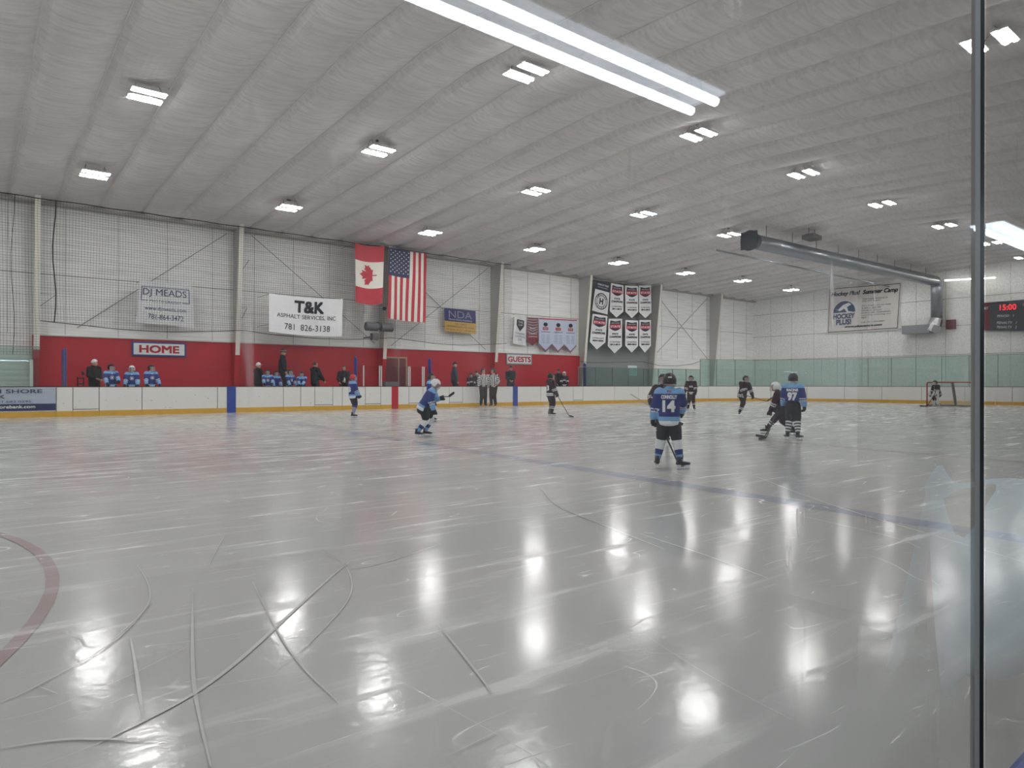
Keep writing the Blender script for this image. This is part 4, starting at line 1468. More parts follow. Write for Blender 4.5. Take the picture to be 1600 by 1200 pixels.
def wrap_text(txt, w, h, root, target, M, m, name, bold=.03, off=.008, parent=None):
    """lettering laid on the cloth: M maps (x right, y depth, z up) of the text plate into body space; depth axis +y hits the cloth"""
    me = fit_text(txt, w, h, bold=bold)
    bm = bmesh.new(); bm.from_mesh(me)
    for k in range(-6, 7):
        geom = bm.verts[:] + bm.edges[:] + bm.faces[:]
        bmesh.ops.bisect_plane(bm, geom=geom, plane_co=(k * w / 12, 0, 0), plane_no=(1, 0, 0))
    for k in range(-3, 4):
        geom = bm.verts[:] + bm.edges[:] + bm.faces[:]
        bmesh.ops.bisect_plane(bm, geom=geom, plane_co=(0, k * h / 6, 0), plane_no=(0, 1, 0))
    bm.to_mesh(me); bm.free()
    tree = BVHTree.FromPolygons([v.co for v in target.data.vertices], [tuple(p.vertices) for p in target.data.polygons])
    dirn = (M.to_3x3() @ Vector((0, 1, 0))).normalized()
    for v in me.vertices:
        p = M @ Vector((v.co.x, -0.6, v.co.y))
        hit = tree.ray_cast(p, dirn)
        q = hit[0] if hit[0] is not None else M @ Vector((v.co.x, 0, v.co.y))
        v.co = q - dirn * (off + v.co.z)
    me.materials.clear(); me.materials.append(m)
    o = bpy.data.objects.new(name, me); C.objects.link(o); o.parent = parent or root
    return o


def person(pos, H, phi, label, kit='blue', feet=None, hands=None, lean=0.0, side=0.0, hip=.525, head_yaw=0.0, head_pitch=0.0, helmet='black', cage=True,
           hat=None, hair=None, number=None, nname=None, coat=None, elbows=None, skates=True, crest=False, sock_style=None, knee=None, group=None, hood=False, sleeve_num=None, hemz=None):
    """pos = base on the ice or floor; phi in degrees: 0 faces away from the viewer, 90 right, 180 towards; local frame faces +y"""
    pos = Vector(pos)
    away = math.atan2(pos.y, pos.x)
    rz = away - radians(phi) - pi / 2
    root = empty('person', pos, rz)
    tag(root, label, 'person', group)
    kid = kit in ('blue', 'maroon', 'goalie')
    bulk = 1.0
    V = lambda x, y, z: Vector((x * H, y * H, z * H))
    sk = (0.075 if skates else 0.0)           # blade height in metres
    feet = feet or [(-.075, 0, 0, 0), (.075, 0, 0, 0)]
    hands = hands or [(-.20, .06, .46), (.20, .06, .46)]
    P = V(0, 0, hip); P.z += sk
    R = Matrix.Rotation(-radians(lean), 3, 'X') @ Matrix.Rotation(radians(side), 3, 'Y')
    up = R @ Vector((0, 0, 1)); lat = R @ Vector((1, 0, 0)); fw = R @ Vector((0, 1, 0))
    SHC = P + up * .285 * H
    NK = P + up * .335 * H
    hs = 1.14 if kid else 1.0
    HR = Matrix.Rotation(radians(head_yaw), 3, 'Z') @ Matrix.Rotation(-radians(lean * .45 + head_pitch), 3, 'X')
    HD = NK + (up * .45 + Vector((0, 0, .55))).normalized() * .072 * H * hs + fw * .012 * H
    hr = Vector((.047, .058, .068)) * H * hs
    sh = [SHC + lat * (-.112 * H), SHC + lat * (.112 * H)]
    el = []; wr = []; kn = []; an = []
    for i in (0, 1):
        sg = -1 if i == 0 else 1
        hint = Vector(elbows[i]) if elbows else Vector((sg * .7, -.8, -.3))
        e, w = ik(sh[i], Vector(hands[i]) * H + Vector((0, 0, sk)), .165 * H, .15 * H, hint)
        el.append(e); wr.append(w)
        f = feet[i]
        a_t = V(f[0], f[1], f[2] + .045); a_t.z += sk
        hipj = P + lat * (sg * .052 * H) - up * .01 * H
        kh = Vector(knee[i]) if knee else Vector((sin(radians(-f[3])) * .4, 1, 0))
        k, a_ = ik(hipj, a_t, .245 * H, .24 * H, kh)
        kn.append(k); an.append(a_)
    hp = [P + lat * (-.052 * H) - up * .01 * H, P + lat * (.052 * H) - up * .01 * H]
    # --- body, one surface
    mb = MB()
    mb.loft([(P - up * .02 * H, .085 * H, .062 * H), (P + up * .08 * H, .078 * H, .055 * H), (P + up * .20 * H, .095 * H, .062 * H), (SHC, .085 * H, .05 * H), (SHC + up * .03 * H, .045 * H, .036 * H)], lat=lat, n=14)
    mb.loft([(SHC, .034 * H, .034 * H), (HD, .032 * H, .034 * H)], lat=lat, n=12)
    M3 = HR
    mb.ell(HD, hr, M=M3)
    mb.ell(HD + HR @ Vector((0, hr.y * .30, -hr.z * .48)), (hr.x * .74, hr.y * .66, hr.z * .50), M=M3)
    mb.ell(HD + HR @ Vector((0, hr.y * 1.02, -hr.z * .12)), (hr.x * .17, hr.y * .22, hr.z * .22), M=M3)
    for sg in (-1, 1):
        mb.ell(HD + HR @ Vector((sg * hr.x * 1.0, -hr.y * .05, -hr.z * .1)), (hr.x * .14, hr.y * .2, hr.z * .24), M=M3)
    for i in (0, 1):
        mb.loft([(sh[i], .036 * H, .034 * H), (el[i], .026 * H, .025 * H)], lat=lat, n=10)
        mb.loft([(el[i], .026 * H, .025 * H), (wr[i], .017 * H, .016 * H)], lat=lat, n=10)
        mb.loft([(hp[i], .055 * H, .055 * H), (kn[i], .038 * H, .038 * H)], lat=lat, n=10)
        mb.loft([(kn[i], .036 * H, .036 * H), (kn[i].lerp(an[i], .35), .036 * H, .036 * H), (an[i], .022 * H, .024 * H)], lat=lat, n=10)
        hd = (wr[i] - el[i]).normalized()
        mb.loft([(wr[i], .018 * H, .012 * H), (wr[i] + hd * .045 * H, .024 * H, .012 * H)], lat=fw, n=10)
        fy = radians(-feet[i][3]); fd = Vector((-sin(fy), cos(fy), 0))
        ft = an[i].copy(); ft.z = an[i].z - .028 * H
        mb.loft([(ft - fd * .02 * H, .022 * H, .02 * H), (ft + fd * .09 * H, .024 * H, .015 * H)], lat=fd.cross(Vector((0, 0, 1))), n=10)
    body = mb.build('body', [SKIN], root, voxel=max(.011, .009 * H))
    ex = MB()
    for sg in (-1, 1):
        ex.ell(HD + HR @ Vector((sg * hr.x * .38, hr.y * .88, hr.z * .06)), (hr.x * .15, hr.y * .09, hr.z * .08), 0, 8, 5, M3)
        ex.ell(HD + HR @ Vector((sg * hr.x * .38, hr.y * .86, hr.z * .25)), (hr.x * .24, hr.y * .07, hr.z * .045), 0, 8, 5, M3)
    ex.ell(HD + HR @ Vector((0, hr.y * .90, -hr.z * .46)), (hr.x * .32, hr.y * .07, hr.z * .05), 1, 8, 5, M3)
    gl = kid
    if not gl:
        for i in (0, 1):
            hd = (wr[i] - el[i]).normalized(); inn = (Vector((0, 0, 0)) - lat * (-1 if i == 0 else 1)); s_ = hd.cross(inn).normalized()
            for k in range(4):
                b0 = wr[i] + hd * .05 * H + s_ * (k - 1.5) * .011 * H
                ln = (.030, .035, .033, .026)[k] * H
                m1 = b0 + hd * ln * .6 + inn * ln * .2; m2 = m1 + hd * ln * .35 + inn * ln * .45
                ex.loft([(b0 - hd * .01 * H, .0056 * H, .0056 * H), (m1, .005 * H, .005 * H), (m2, .0045 * H, .0045 * H)], n=6, mi=2)
            b0 = wr[i] + hd * .015 * H + fw * .02 * H
            ex.loft([(b0 - fw * .01 * H, .007 * H, .007 * H), (b0 + fw * .012 * H + hd * .02 * H, .006 * H, .006 * H), (b0 + fw * .01 * H + hd * .038 * H + inn * .008 * H, .005 * H, .005 * H)], n=6, mi=2)
    join_into(body, ex, [EYE, LIP, SKIN])
    # --- upper garment
    K = KITS.get(kit)
    zh = (-.085 if hemz is None else hemz) * H
    if kid:
        tw = [(P + up * zh, .128, .104), (P + up * (zh + .05 * H), .124, .098), (P + up * .08 * H, .116, .090), (P + up * .16 * H, .120, .092), (P + up * .235 * H, .124, .088), (SHC + up * .005 * H, .098, .07), (SHC + up * .035 * H, .058, .052)]
        ar = (.062, .056, .048)
    elif kit == 'ref':
        tw = [(P + up * -.01 * H, .098, .078), (P + up * .10 * H, .094, .074), (P + up * .22 * H, .108, .076), (SHC, .095, .060), (SHC + up * .035 * H, .045, .040)]
        ar = (.045, .038, .030)
    else:
        tw = [(P + up * -.05 * H, .112, .092), (P + up * .06 * H, .114, .094), (P + up * .20 * H, .120, .088), (SHC, .104, .068), (SHC + up * .04 * H, .050, .046)]
        ar = (.054, .046, .036)
    mb = MB()
    mb.loft([(p, a * H, b * H) for p, a, b in tw], lat=lat, n=18, cap=.12)
    for i in (0, 1):
        mb.loft([(sh[i] + up * .0 * H, ar[0] * H, ar[0] * H), (el[i], ar[1] * H, ar[1] * H)], lat=lat, n=12)
        mb.loft([(el[i], ar[1] * H, ar[1] * H), (el[i].lerp(wr[i], .88), ar[2] * H, ar[2] * H)], lat=lat, n=12)
    top = P + up * .30 * H

    def zone(c):
        c = Vector(c)
        best = None
        for i in (0, 1):
            d1, t1 = segd(c, sh[i], el[i]); d2, t2 = segd(c, el[i], wr[i])
            d, t = (d1, t1 * .5) if d1 < d2 else (d2, .5 + t2 * .5)
            if best is None or d < best[0]:
                best = (d, t)
        tz = (c - P).dot(up) / H
        lx_ = abs((c - P).dot(lat)) / H
        arm = (best[0] < .078 * H and best[1] > .12 and lx_ > .085) or (best[1] > .45 and best[0] < .07 * H)
        return arm, best[1], tz, c

    if kit == 'blue':
        mats = [K['main'], K['yoke'], K['hem']]

        def mf(c):
            arm, t, tz, c = zone(c)
            if arm:
                if t < .12: return 1
                if t < .55: return 0
                if t < .60: return 2
                if t < .66: return 0
                if t < .70: return 2
                return 1
            if tz > .268: return 1
            if tz < -.035: return 2
            if tz < .005: return 1
            return 0
    elif kit in ('maroon', 'goalie'):
        mats = [K['main'], K['band'], K['yoke']]

        def mf(c):
            arm, t, tz, c = zone(c)
            if arm:
                return 1 if (.52 < t < .58 or .64 < t < .70) else (2 if t < .2 else 0)
            if tz > .25: return 2
            return 1 if (-.02 < tz < .0 or -.06 < tz < -.04) else 0
    elif kit == 'ref':
        mats = [REFT, REFW]

        def mf(c):
            arm, t, tz, c = zone(c)
            x = (c - P).dot(lat) / H
            if arm:
                return 1 if int(t * 14) % 2 == 0 else 0
            return 1 if int((x + 1) / .024) % 2 == 0 else 0
    else:
        mats = [coat or COAT]
        mf = None
    nm = 'jersey' if (kid or kit == 'ref') else 'coat'
    jer = mb.build(nm, mats, root, voxel=.020 if H < 1.6 else .022, matf=mf, sm=4)
    if hood or not (kid or kit == 'ref'):
        q = MB()
        for k in range(14):
            a = 2 * pi * k / 14; b = 2 * pi * (k + 1) / 14
            c0 = SHC + up * .042 * H
            r0 = .048 * H
            q.loft([(c0 + lat * cos(a) * r0 + fw * sin(a) * r0, .012 * H, .018 * H), (c0 + lat * cos(b) * r0 + fw * sin(b) * r0, .012 * H, .018 * H)], lat=up, n=6)
        q.build('collar', mats[0], root, smooth=True)
        q = MB(); q.box((-.003, 0, -.15 * H), (.003, .004, .10 * H), M=Matrix.Translation(P + up * .16 * H + fw * .094 * H) @ R.to_4x4())
        q.build('zip', DARK, root)
    # --- lower garment
    if kid:
        q = MB()
        q.loft([(P + up * .05 * H, .085 * H, .068 * H), (P - up * .03 * H, .098 * H, .080 * H), (P - up * .08 * H, .09 * H, .08 * H)], lat=lat, n=16, cap=.3)
        for i in (0, 1):
            q.loft([(hp[i], .066 * H, .076 * H), (hp[i].lerp(kn[i], .5), .072 * H, .078 * H), (hp[i].lerp(kn[i], .92), .064 * H, .066 * H)], lat=lat, n=14)
        q.build('pants', K['pants'], root, voxel=.02, sm=3)
        for i in (0, 1):
            a, b = kn[i], an[i]
            st = sock_style or ('blue' if kit == 'blue' else 'maroon')
            rings = []; ms = []
            for k in range(21):
                t = k / 20
                r = (.058 - .010 * abs(t - .12)) if t < .3 else (.056 - .022 * (t - .3) / .7)
                if kit == 'goalie':
                    r *= .8
                rings.append(((hp[i].lerp(kn[i], .85 + t * .15 * 3) if False else a.lerp(b, t * .98 - .06)), r * H, r * H))
                if st == 'blue':
                    ms.append(0 if t < .52 else (1 if t < .76 else 2))
                elif st == 'striped':
                    ms.append(1 if k % 4 < 2 else 0)
                elif st == 'navy':
                    ms.append(1 if t < .35 else 0)
                else:
                    ms.append(1 if (.42 < t < .5 or .58 < t < .66) else 0)
            q = MB(); q.loft(rings, lat=lat, n=14, mis=ms, round_ends=True)
            sm_ = {'blue': [K['sock'], K['s1'], K['s2']], 'striped': [K['pants'], KITS['blue']['sock']], 'navy': [mat('sock_gray', (150, 158, 184), .7), KITS['blue']['s1']]}.get(st, [KITS['maroon']['sock'], KITS['maroon']['s1']])
            q.build('sock', sm_, root, smooth=True)
    else:
        q = MB()
        rr = (.068, .052, .042)
        q.loft([(P + up * .04 * H, .088 * H, .068 * H), (P - up * .05 * H, .088 * H, .075 * H)], lat=lat, n=14)
        for i in (0, 1):
            q.loft([(hp[i], rr[0] * H, (rr[0] + .006) * H), (kn[i], rr[1] * H, rr[1] * H)], lat=lat, n=12)
            q.loft([(kn[i], rr[1] * H, rr[1] * H), (an[i] + Vector((0, 0, .01 * H)), rr[2] * H, rr[2] * H)], lat=lat, n=12)
        q.build('trousers', REFT if kit == 'ref' else TROUS, root, voxel=.022, sm=3)
    # --- feet
    for i in (0, 1):
        fy = radians(feet[i][3]); fd = Vector((sin(fy), cos(fy), 0)); sd = Vector((cos(fy), -sin(fy), 0))
        pitch = feet[i][4] if len(feet[i]) > 4 else 0
        A = an[i]
        L = .15 * H if kid or kit == 'ref' else .145 * H
        FM = Matrix.Translation(A) @ Matrix(((sd.x, fd.x, 0, 0), (sd.y, fd.y, 0, 0), (0, 0, 1, 0), (0, 0, 0, 1))) @ Matrix.Rotation(-radians(pitch), 4, 'X')
        g = lambda x, y, z: FM @ Vector((x * H, y * H, z * H))
        q = MB()
        q.loft([(g(0, -.012, -.030), .026 * H, .030 * H), (g(0, -.008, .0), .028 * H, .034 * H), (g(0, -.004, .045), .031 * H, .038 * H)], lat=sd, n=12, round_ends=False)
        q.loft([(g(0, -.034, -.026), .022 * H, .020 * H), (g(0, .02, -.026), .026 * H, .024 * H), (g(0, .08, -.030), .029 * H, .018 * H), (g(0, .105, -.032), .024 * H, .014 * H)], lat=sd, n=12)
        if skates:
            q.loft([(g(0, .012, .02), .022 * H, .02 * H), (g(0, .028, .062), .020 * H, .006 * H)], lat=sd, n=8)
            s_ = q.build('skate', BOOT, root, smooth=True)
            zb = -.045 * H - .068
            h_ = MB()
            a4 = lambda x, y, z: FM @ Vector((x, y, z))
            y0, y1 = -.045 * H, .112 * H
            for (ya, yb) in ((y0, y0 + .05 * H), (y1 - .055 * H, y1)):
                w = .012
                h_.add([a4(-w, ya, -.045 * H), a4(w, ya, -.045 * H), a4(w, yb, -.045 * H), a4(-w, yb, -.045 * H), a4(-.006, ya + .01, zb + .025), a4(.006, ya + .01, zb + .025), a4(.006, yb - .01, zb + .025), a4(-.006, yb - .01, zb + .025)],
                       [(0, 1, 2, 3), (7, 6, 5, 4), (0, 4, 5, 1), (1, 5, 6, 2), (2, 6, 7, 3), (3, 7, 4, 0)])
            h_.box((-.007, y0, zb + .02), (.007, y1, zb + .038), M=FM)
            h_.build('blade_holder', HOLD, s_)
            b_ = MB(); b_.box((-.002, y0 + .004, zb - .004), (.002, y1 - .004, zb + .02), M=FM); b_.build('blade', STEEL, s_)
        else:
            q.build('shoe', BLACK, root, smooth=True)
    # --- gloves
    if kid:
        for i in (0, 1):
            sg = -1 if i == 0 else 1
            hd = (wr[i] - el[i]).normalized(); inn = -lat * sg; inn = (inn - hd * inn.dot(hd)).normalized(); s_ = hd.cross(inn).normalized()
            q = MB()
            q.loft([(wr[i] - hd * .055 * H, .040 * H, .042 * H), (wr[i] - hd * .01 * H, .036 * H, .038 * H)], lat=inn, n=12)
            q.loft([(wr[i], .028 * H, .036 * H), (wr[i] + hd * .045 * H, .028 * H, .042 * H)], lat=inn, n=12)
            for k in range(4):
                b0 = wr[i] + hd * .055 * H + s_ * (k - 1.5) * .021 * H
                ln = (.040, .046, .044, .036)[k] * H
                m1 = b0 + hd * ln * .55 + inn * ln * .15; m2 = m1 + hd * ln * .15 + inn * ln * .6; m3 = m2 - hd * ln * .35 + inn * ln * .25
                q.loft([(b0, .0135 * H, .0135 * H), (m1, .013 * H, .013 * H), (m2, .012 * H, .012 * H), (m3, .011 * H, .011 * H)], n=8)
            tb = wr[i] + hd * .015 * H + fw * .03 * H
            q.loft([(tb, .014 * H, .014 * H), (tb + fw * .018 * H + hd * .03 * H + inn * .01 * H, .013 * H, .013 * H), (tb + fw * .012 * H + hd * .05 * H + inn * .03 * H, .011 * H, .011 * H)], n=8)
            q.build('glove', GLOVE, root, smooth=True)
    # --- headgear
    hel = {'black': mat('helmet_black', (18, 18, 20), 0.3, .1), 'white': mat('helmet_white', (226, 226, 228), 0.3, .03), 'red': mat('helmet_red', (176, 44, 56), 0.35, .06), 'navy': mat('helmet_navy', (28, 34, 62), .35)}
    HM = Matrix.Translation(HD) @ HR.to_4x4()
    if (kid or kit == 'ref') and helmet:
        q = MB(); e = MB()
        e.ell((0, 0, 0), (hr.x * 1.46, hr.y * 1.34, hr.z * 1.20), 0, 22, 14)
        for f_ in e.f:
            c = sum((Vector(e.v[k]) for k in f_), Vector()) / len(f_)
            if (c.z > hr.z * .42) or (c.y < hr.y * .20 and c.z > -hr.z * .55):
                q.add([HM @ (Vector(e.v[k]) + Vector((0, -.004, .006))) for k in f_], [tuple(range(len(f_)))])
        for k in range(3):
            q.loft([(HM @ Vector(((k - 1) * hr.x * .55, -hr.y * .9, hr.z * .85)), hr.x * .16, hr.z * .05), (HM @ Vector(((k - 1) * hr.x * .6, hr.y * .75, hr.z * 1.06)), hr.x * .16, hr.z * .05)], lat=HR @ Vector((1, 0, 0)), n=8)
        for sg in (-1, 1):
            q.loft([(HM @ Vector((sg * hr.x * 1.32, -hr.y * .1, hr.z * .1)), hr.y * .3, hr.x * .1), (HM @ Vector((sg * hr.x * 1.30, hr.y * .0, -hr.z * .5)), hr.y * .24, hr.x * .1)], lat=HR @ Vector((0, 1, 0)), n=8)
        h_ = q.build('helmet', hel[helmet], root, smooth=True)
        vt = MB()
        for sg in (-1, 1):
            for k in range(3):
                vt.ell(HM @ Vector((sg * hr.x * .55, (-.9 + .75 * k) * hr.y * .7, hr.z * (1.12 - .1 * abs(k - 1)))), (hr.x * .10, hr.y * .16, hr.z * .08), 0, 8, 5, HR)
        vt.build('vent', DARK if helmet == 'white' else mat('vent_gray', (66, 68, 72), .5), h_)
        if label.startswith('player seen from behind, light blue'):
            z_ = MB(); z_.box((-hr.x * .38, -hr.y * 1.30, hr.z * .42), (hr.x * .38, -hr.y * 1.12, hr.z * .64), M=HM); z_.build('sticker', CLOTHW, h_)
            z_ = MB()
            for sg in (-1, 1):
                z_.ell(HM @ Vector((sg * hr.x * .45, -hr.y * 1.26, -hr.z * .05)), (hr.x * .09, hr.y * .06, hr.z * .07), 0, 8, 5)
            z_.build('screw', STEEL, h_)
        if cage and kid:
            c_ = MB()
            for k in range(7):
                an_ = -60 + 20 * k
                pts = []
                for j in range(5):
                    zz = hr.z * (.42 - 1.35 * j / 4)
                    rr_ = 1.32 - .10 * (j / 4) ** 2
                    pts.append(HM @ Vector((sin(radians(an_)) * hr.x * rr_ * 1.02, cos(radians(an_)) * hr.y * (rr_ + .12), zz)))
                c_.wire(pts, .0032 * H, n=4)
            for j in range(5):
                zz = hr.z * (.36 - 1.25 * j / 4)
                c_.wire([HM @ Vector((sin(radians(a)) * hr.x * 1.33, cos(radians(a)) * hr.y * 1.43, zz)) for a in range(-75, 76, 25)], .0032 * H, n=4)
            c_.build('face_cage', CAGE, root)
    elif hat:
        q = MB(); e = MB()
        e.ell((0, 0, 0), (hr.x * 1.16, hr.y * 1.13, hr.z * 1.18), 0, 18, 12)
        low = .18 if hat != 'beanie' else .08
        for f_ in e.f:
            c = sum((Vector(e.v[k]) for k in f_), Vector()) / len(f_)
            if c.z > hr.z * low or (c.y < -hr.y * .3 and c.z > -hr.z * .05):
                q.add([HM @ Vector(e.v[k]) for k in f_], [tuple(range(len(f_)))])
        hm = {'cap_white': CLOTHW, 'cap_dark': BLACK, 'beanie': mat('beanie_dark', (34, 28, 32), .9, .2, 30), 'cap_white_dark': CLOTHW}[hat]
        if hat == 'beanie':
            q.loft([(HM @ Vector((sin(radians(a)) * hr.x * 1.17, cos(radians(a)) * hr.y * 1.14, hr.z * .18)), hr.z * .16, hr.x * .1) for a in range(0, 361, 30)], lat=(0, 0, 1), n=8)
            q.ell(HM @ Vector((0, 0, hr.z * 1.28)), (hr.x * .3,) * 3, 0, 10, 7)
        h_ = q.build('hat', hm, root, smooth=True)
        if hat.startswith('cap'):
            z_ = MB(); z_.loft([(HM @ Vector((0, hr.y * .85, hr.z * .36)), hr.x * .85, hr.z * .05), (HM @ Vector((0, hr.y * 1.35, hr.z * .30)), hr.x * .85, hr.z * .04), (HM @ Vector((0, hr.y * 1.75, hr.z * .22)), hr.x * .5, hr.z * .03)], lat=HR @ Vector((1, 0, 0)), n=12)
            z_.build('brim', BLACK if hat == 'cap_white_dark' else hm, h_, smooth=True)
        elif hat == 'beanie':
            z_ = MB(); z_.loft([(HM @ Vector((sin(radians(a)) * hr.x * 1.20, cos(radians(a)) * hr.y * 1.17, hr.z * .52)), hr.z * .06, hr.x * .06) for a in range(0, 361, 30)], lat=(0, 0, 1), n=8)
            z_.build('stripe', mat('beanie_stripe', (200, 196, 190), .9), h_, smooth=True)
    if hair:
        q = MB(); e = MB()
        e.ell((0, 0, 0), (hr.x * 1.1, hr.y * 1.07, hr.z * 1.08), 0, 18, 12)
        for f_ in e.f:
            c = sum((Vector(e.v[k]) for k in f_), Vector()) / len(f_)
            if c.z > hr.z * .55 or (c.y < hr.y * .1 and c.z > (-hr.z * .2)):
                q.add([HM @ Vector(e.v[k]) for k in f_], [tuple(range(len(f_)))])
        if hair == 'long':
            q.loft([(HM @ Vector((0, -hr.y * .7, hr.z * .5)), hr.x * 1.0, hr.y * .5), (HM @ Vector((0, -hr.y * .8, -hr.z * .7)), hr.x * 1.05, hr.y * .45), (HM @ Vector((0, -hr.y * .7, -hr.z * 1.5)), hr.x * .9, hr.y * .35)], lat=HR @ Vector((1, 0, 0)), n=12)
        q.build('hair', mat('hair_brown', (72, 54, 42), .7, .25, 30), root, smooth=True)
    # --- lettering on the cloth
    if number:
        Rm = Matrix.Translation(P + up * .132 * H) @ R.to_4x4()
        wrap_text(number, .145 * H, .135 * H, root, jer, Rm, CLOTHW, 'number', .05)
        if nname:
            wrap_text(nname, .175 * H, .044 * H, root, jer, Matrix.Translation(P + up * .235 * H) @ R.to_4x4(), CLOTHW, 'name_lettering', .05)
    if crest:
        FR = R.to_4x4() @ Matrix.Rotation(pi, 4, 'Z')
        Mc = Matrix.Translation(P + up * .17 * H) @ FR
        if crest == 'letters':
            wrap_text('NVS', .11 * H, .06 * H, root, jer, Mc, CLOTHW, 'crest', .03)
        else:
            wrap_text('O', .095 * H, .10 * H, root, jer, Mc, CLOTHW, 'crest', -.025)
            wrap_text('S', .05 * H, .05 * H, root, jer, Mc, CLOTHW, 'crest', .05, off=.009)
            wrap_text('V', .04 * H, .035 * H, root, jer, Matrix.Translation(P + up * .275 * H) @ FR, CLOTHW, 'lace', .02)
    if sleeve_num:
        i, txt = sleeve_num
        sg = -1 if i == 0 else 1
        mid = sh[i].lerp(el[i], .55)
        Ms = Matrix.Translation(mid) @ Matrix.Rotation(-sg * pi / 2 if False else (pi / 2 * (1 if sg > 0 else -1)), 4, 'Z')
        wrap_text(txt, .05 * H, .05 * H, root, jer, Ms, CLOTHW, 'sleeve_number', .04)
    return dict(root=root, M=Matrix.Translation(pos) @ Matrix.Rotation(rz, 4, 'Z'), wr=wr, el=el, P=P, up=up, H=H, sh=sh, jer=jer, lat=lat, fw=fw, R=R)


def stick(pd, a, b, bl, label, shaft=mat('stick_dark', (34, 34, 38), 0.45), blade=BLACK, thick=.014, blade_h=.075):
    """a butt, b heel, bl blade tip in the player's local metres (pd None: world)"""
    M = pd['M'] if pd else Matrix.Identity(4)
    A, B, T = [M @ Vector(x) for x in (a, b, bl)]
    t = empty('hockey_stick', B); tag(t, label, 'hockey stick')
    q = MB(); q.loft([(A - B, thick, thick * .7), (Vector((0, 0, 0)), thick, thick * .7)], n=8, round_ends=False); q.build('shaft', shaft, t)
    q = MB(); q.loft([(A - B, thick * 1.3, thick), ((A - B) * .92, thick * 1.3, thick)], n=8); q.build('grip_tape', mat('tape', (190, 190, 190), .8), t)
    u = (B - A).normalized(); v = (T - B)
    n_ = u.cross(v).normalized(); w = (u - v.normalized() * u.dot(v.normalized())).normalized()
    q = MB()
    sec = []
    for k in range(7):
        s_ = k / 6
        c = v * s_ + n_ * .02 * s_ * s_
        sec.append((c - w * blade_h * (.35 if k else .2), c + w * blade_h * (.45 if 0 < k < 6 else .25)))
    vs = []
    for lo, hi in sec:
        for p in (lo, hi):
            vs += [p - n_ * .004, p + n_ * .004]
    fs = []
    for k in range(6):
        a_ = k * 4
        fs += [(a_, a_ + 2, a_ + 6, a_ + 4), (a_ + 1, a_ + 5, a_ + 7, a_ + 3), (a_, a_ + 4, a_ + 5, a_ + 1), (a_ + 2, a_ + 3, a_ + 7, a_ + 6)]
    fs += [(0, 1, 3, 2), (24, 26, 27, 25)]
    q.add(vs, fs); q.build('blade', blade, t)
    return t


def loc(pd, x, y, z):
    return (x, y, z)


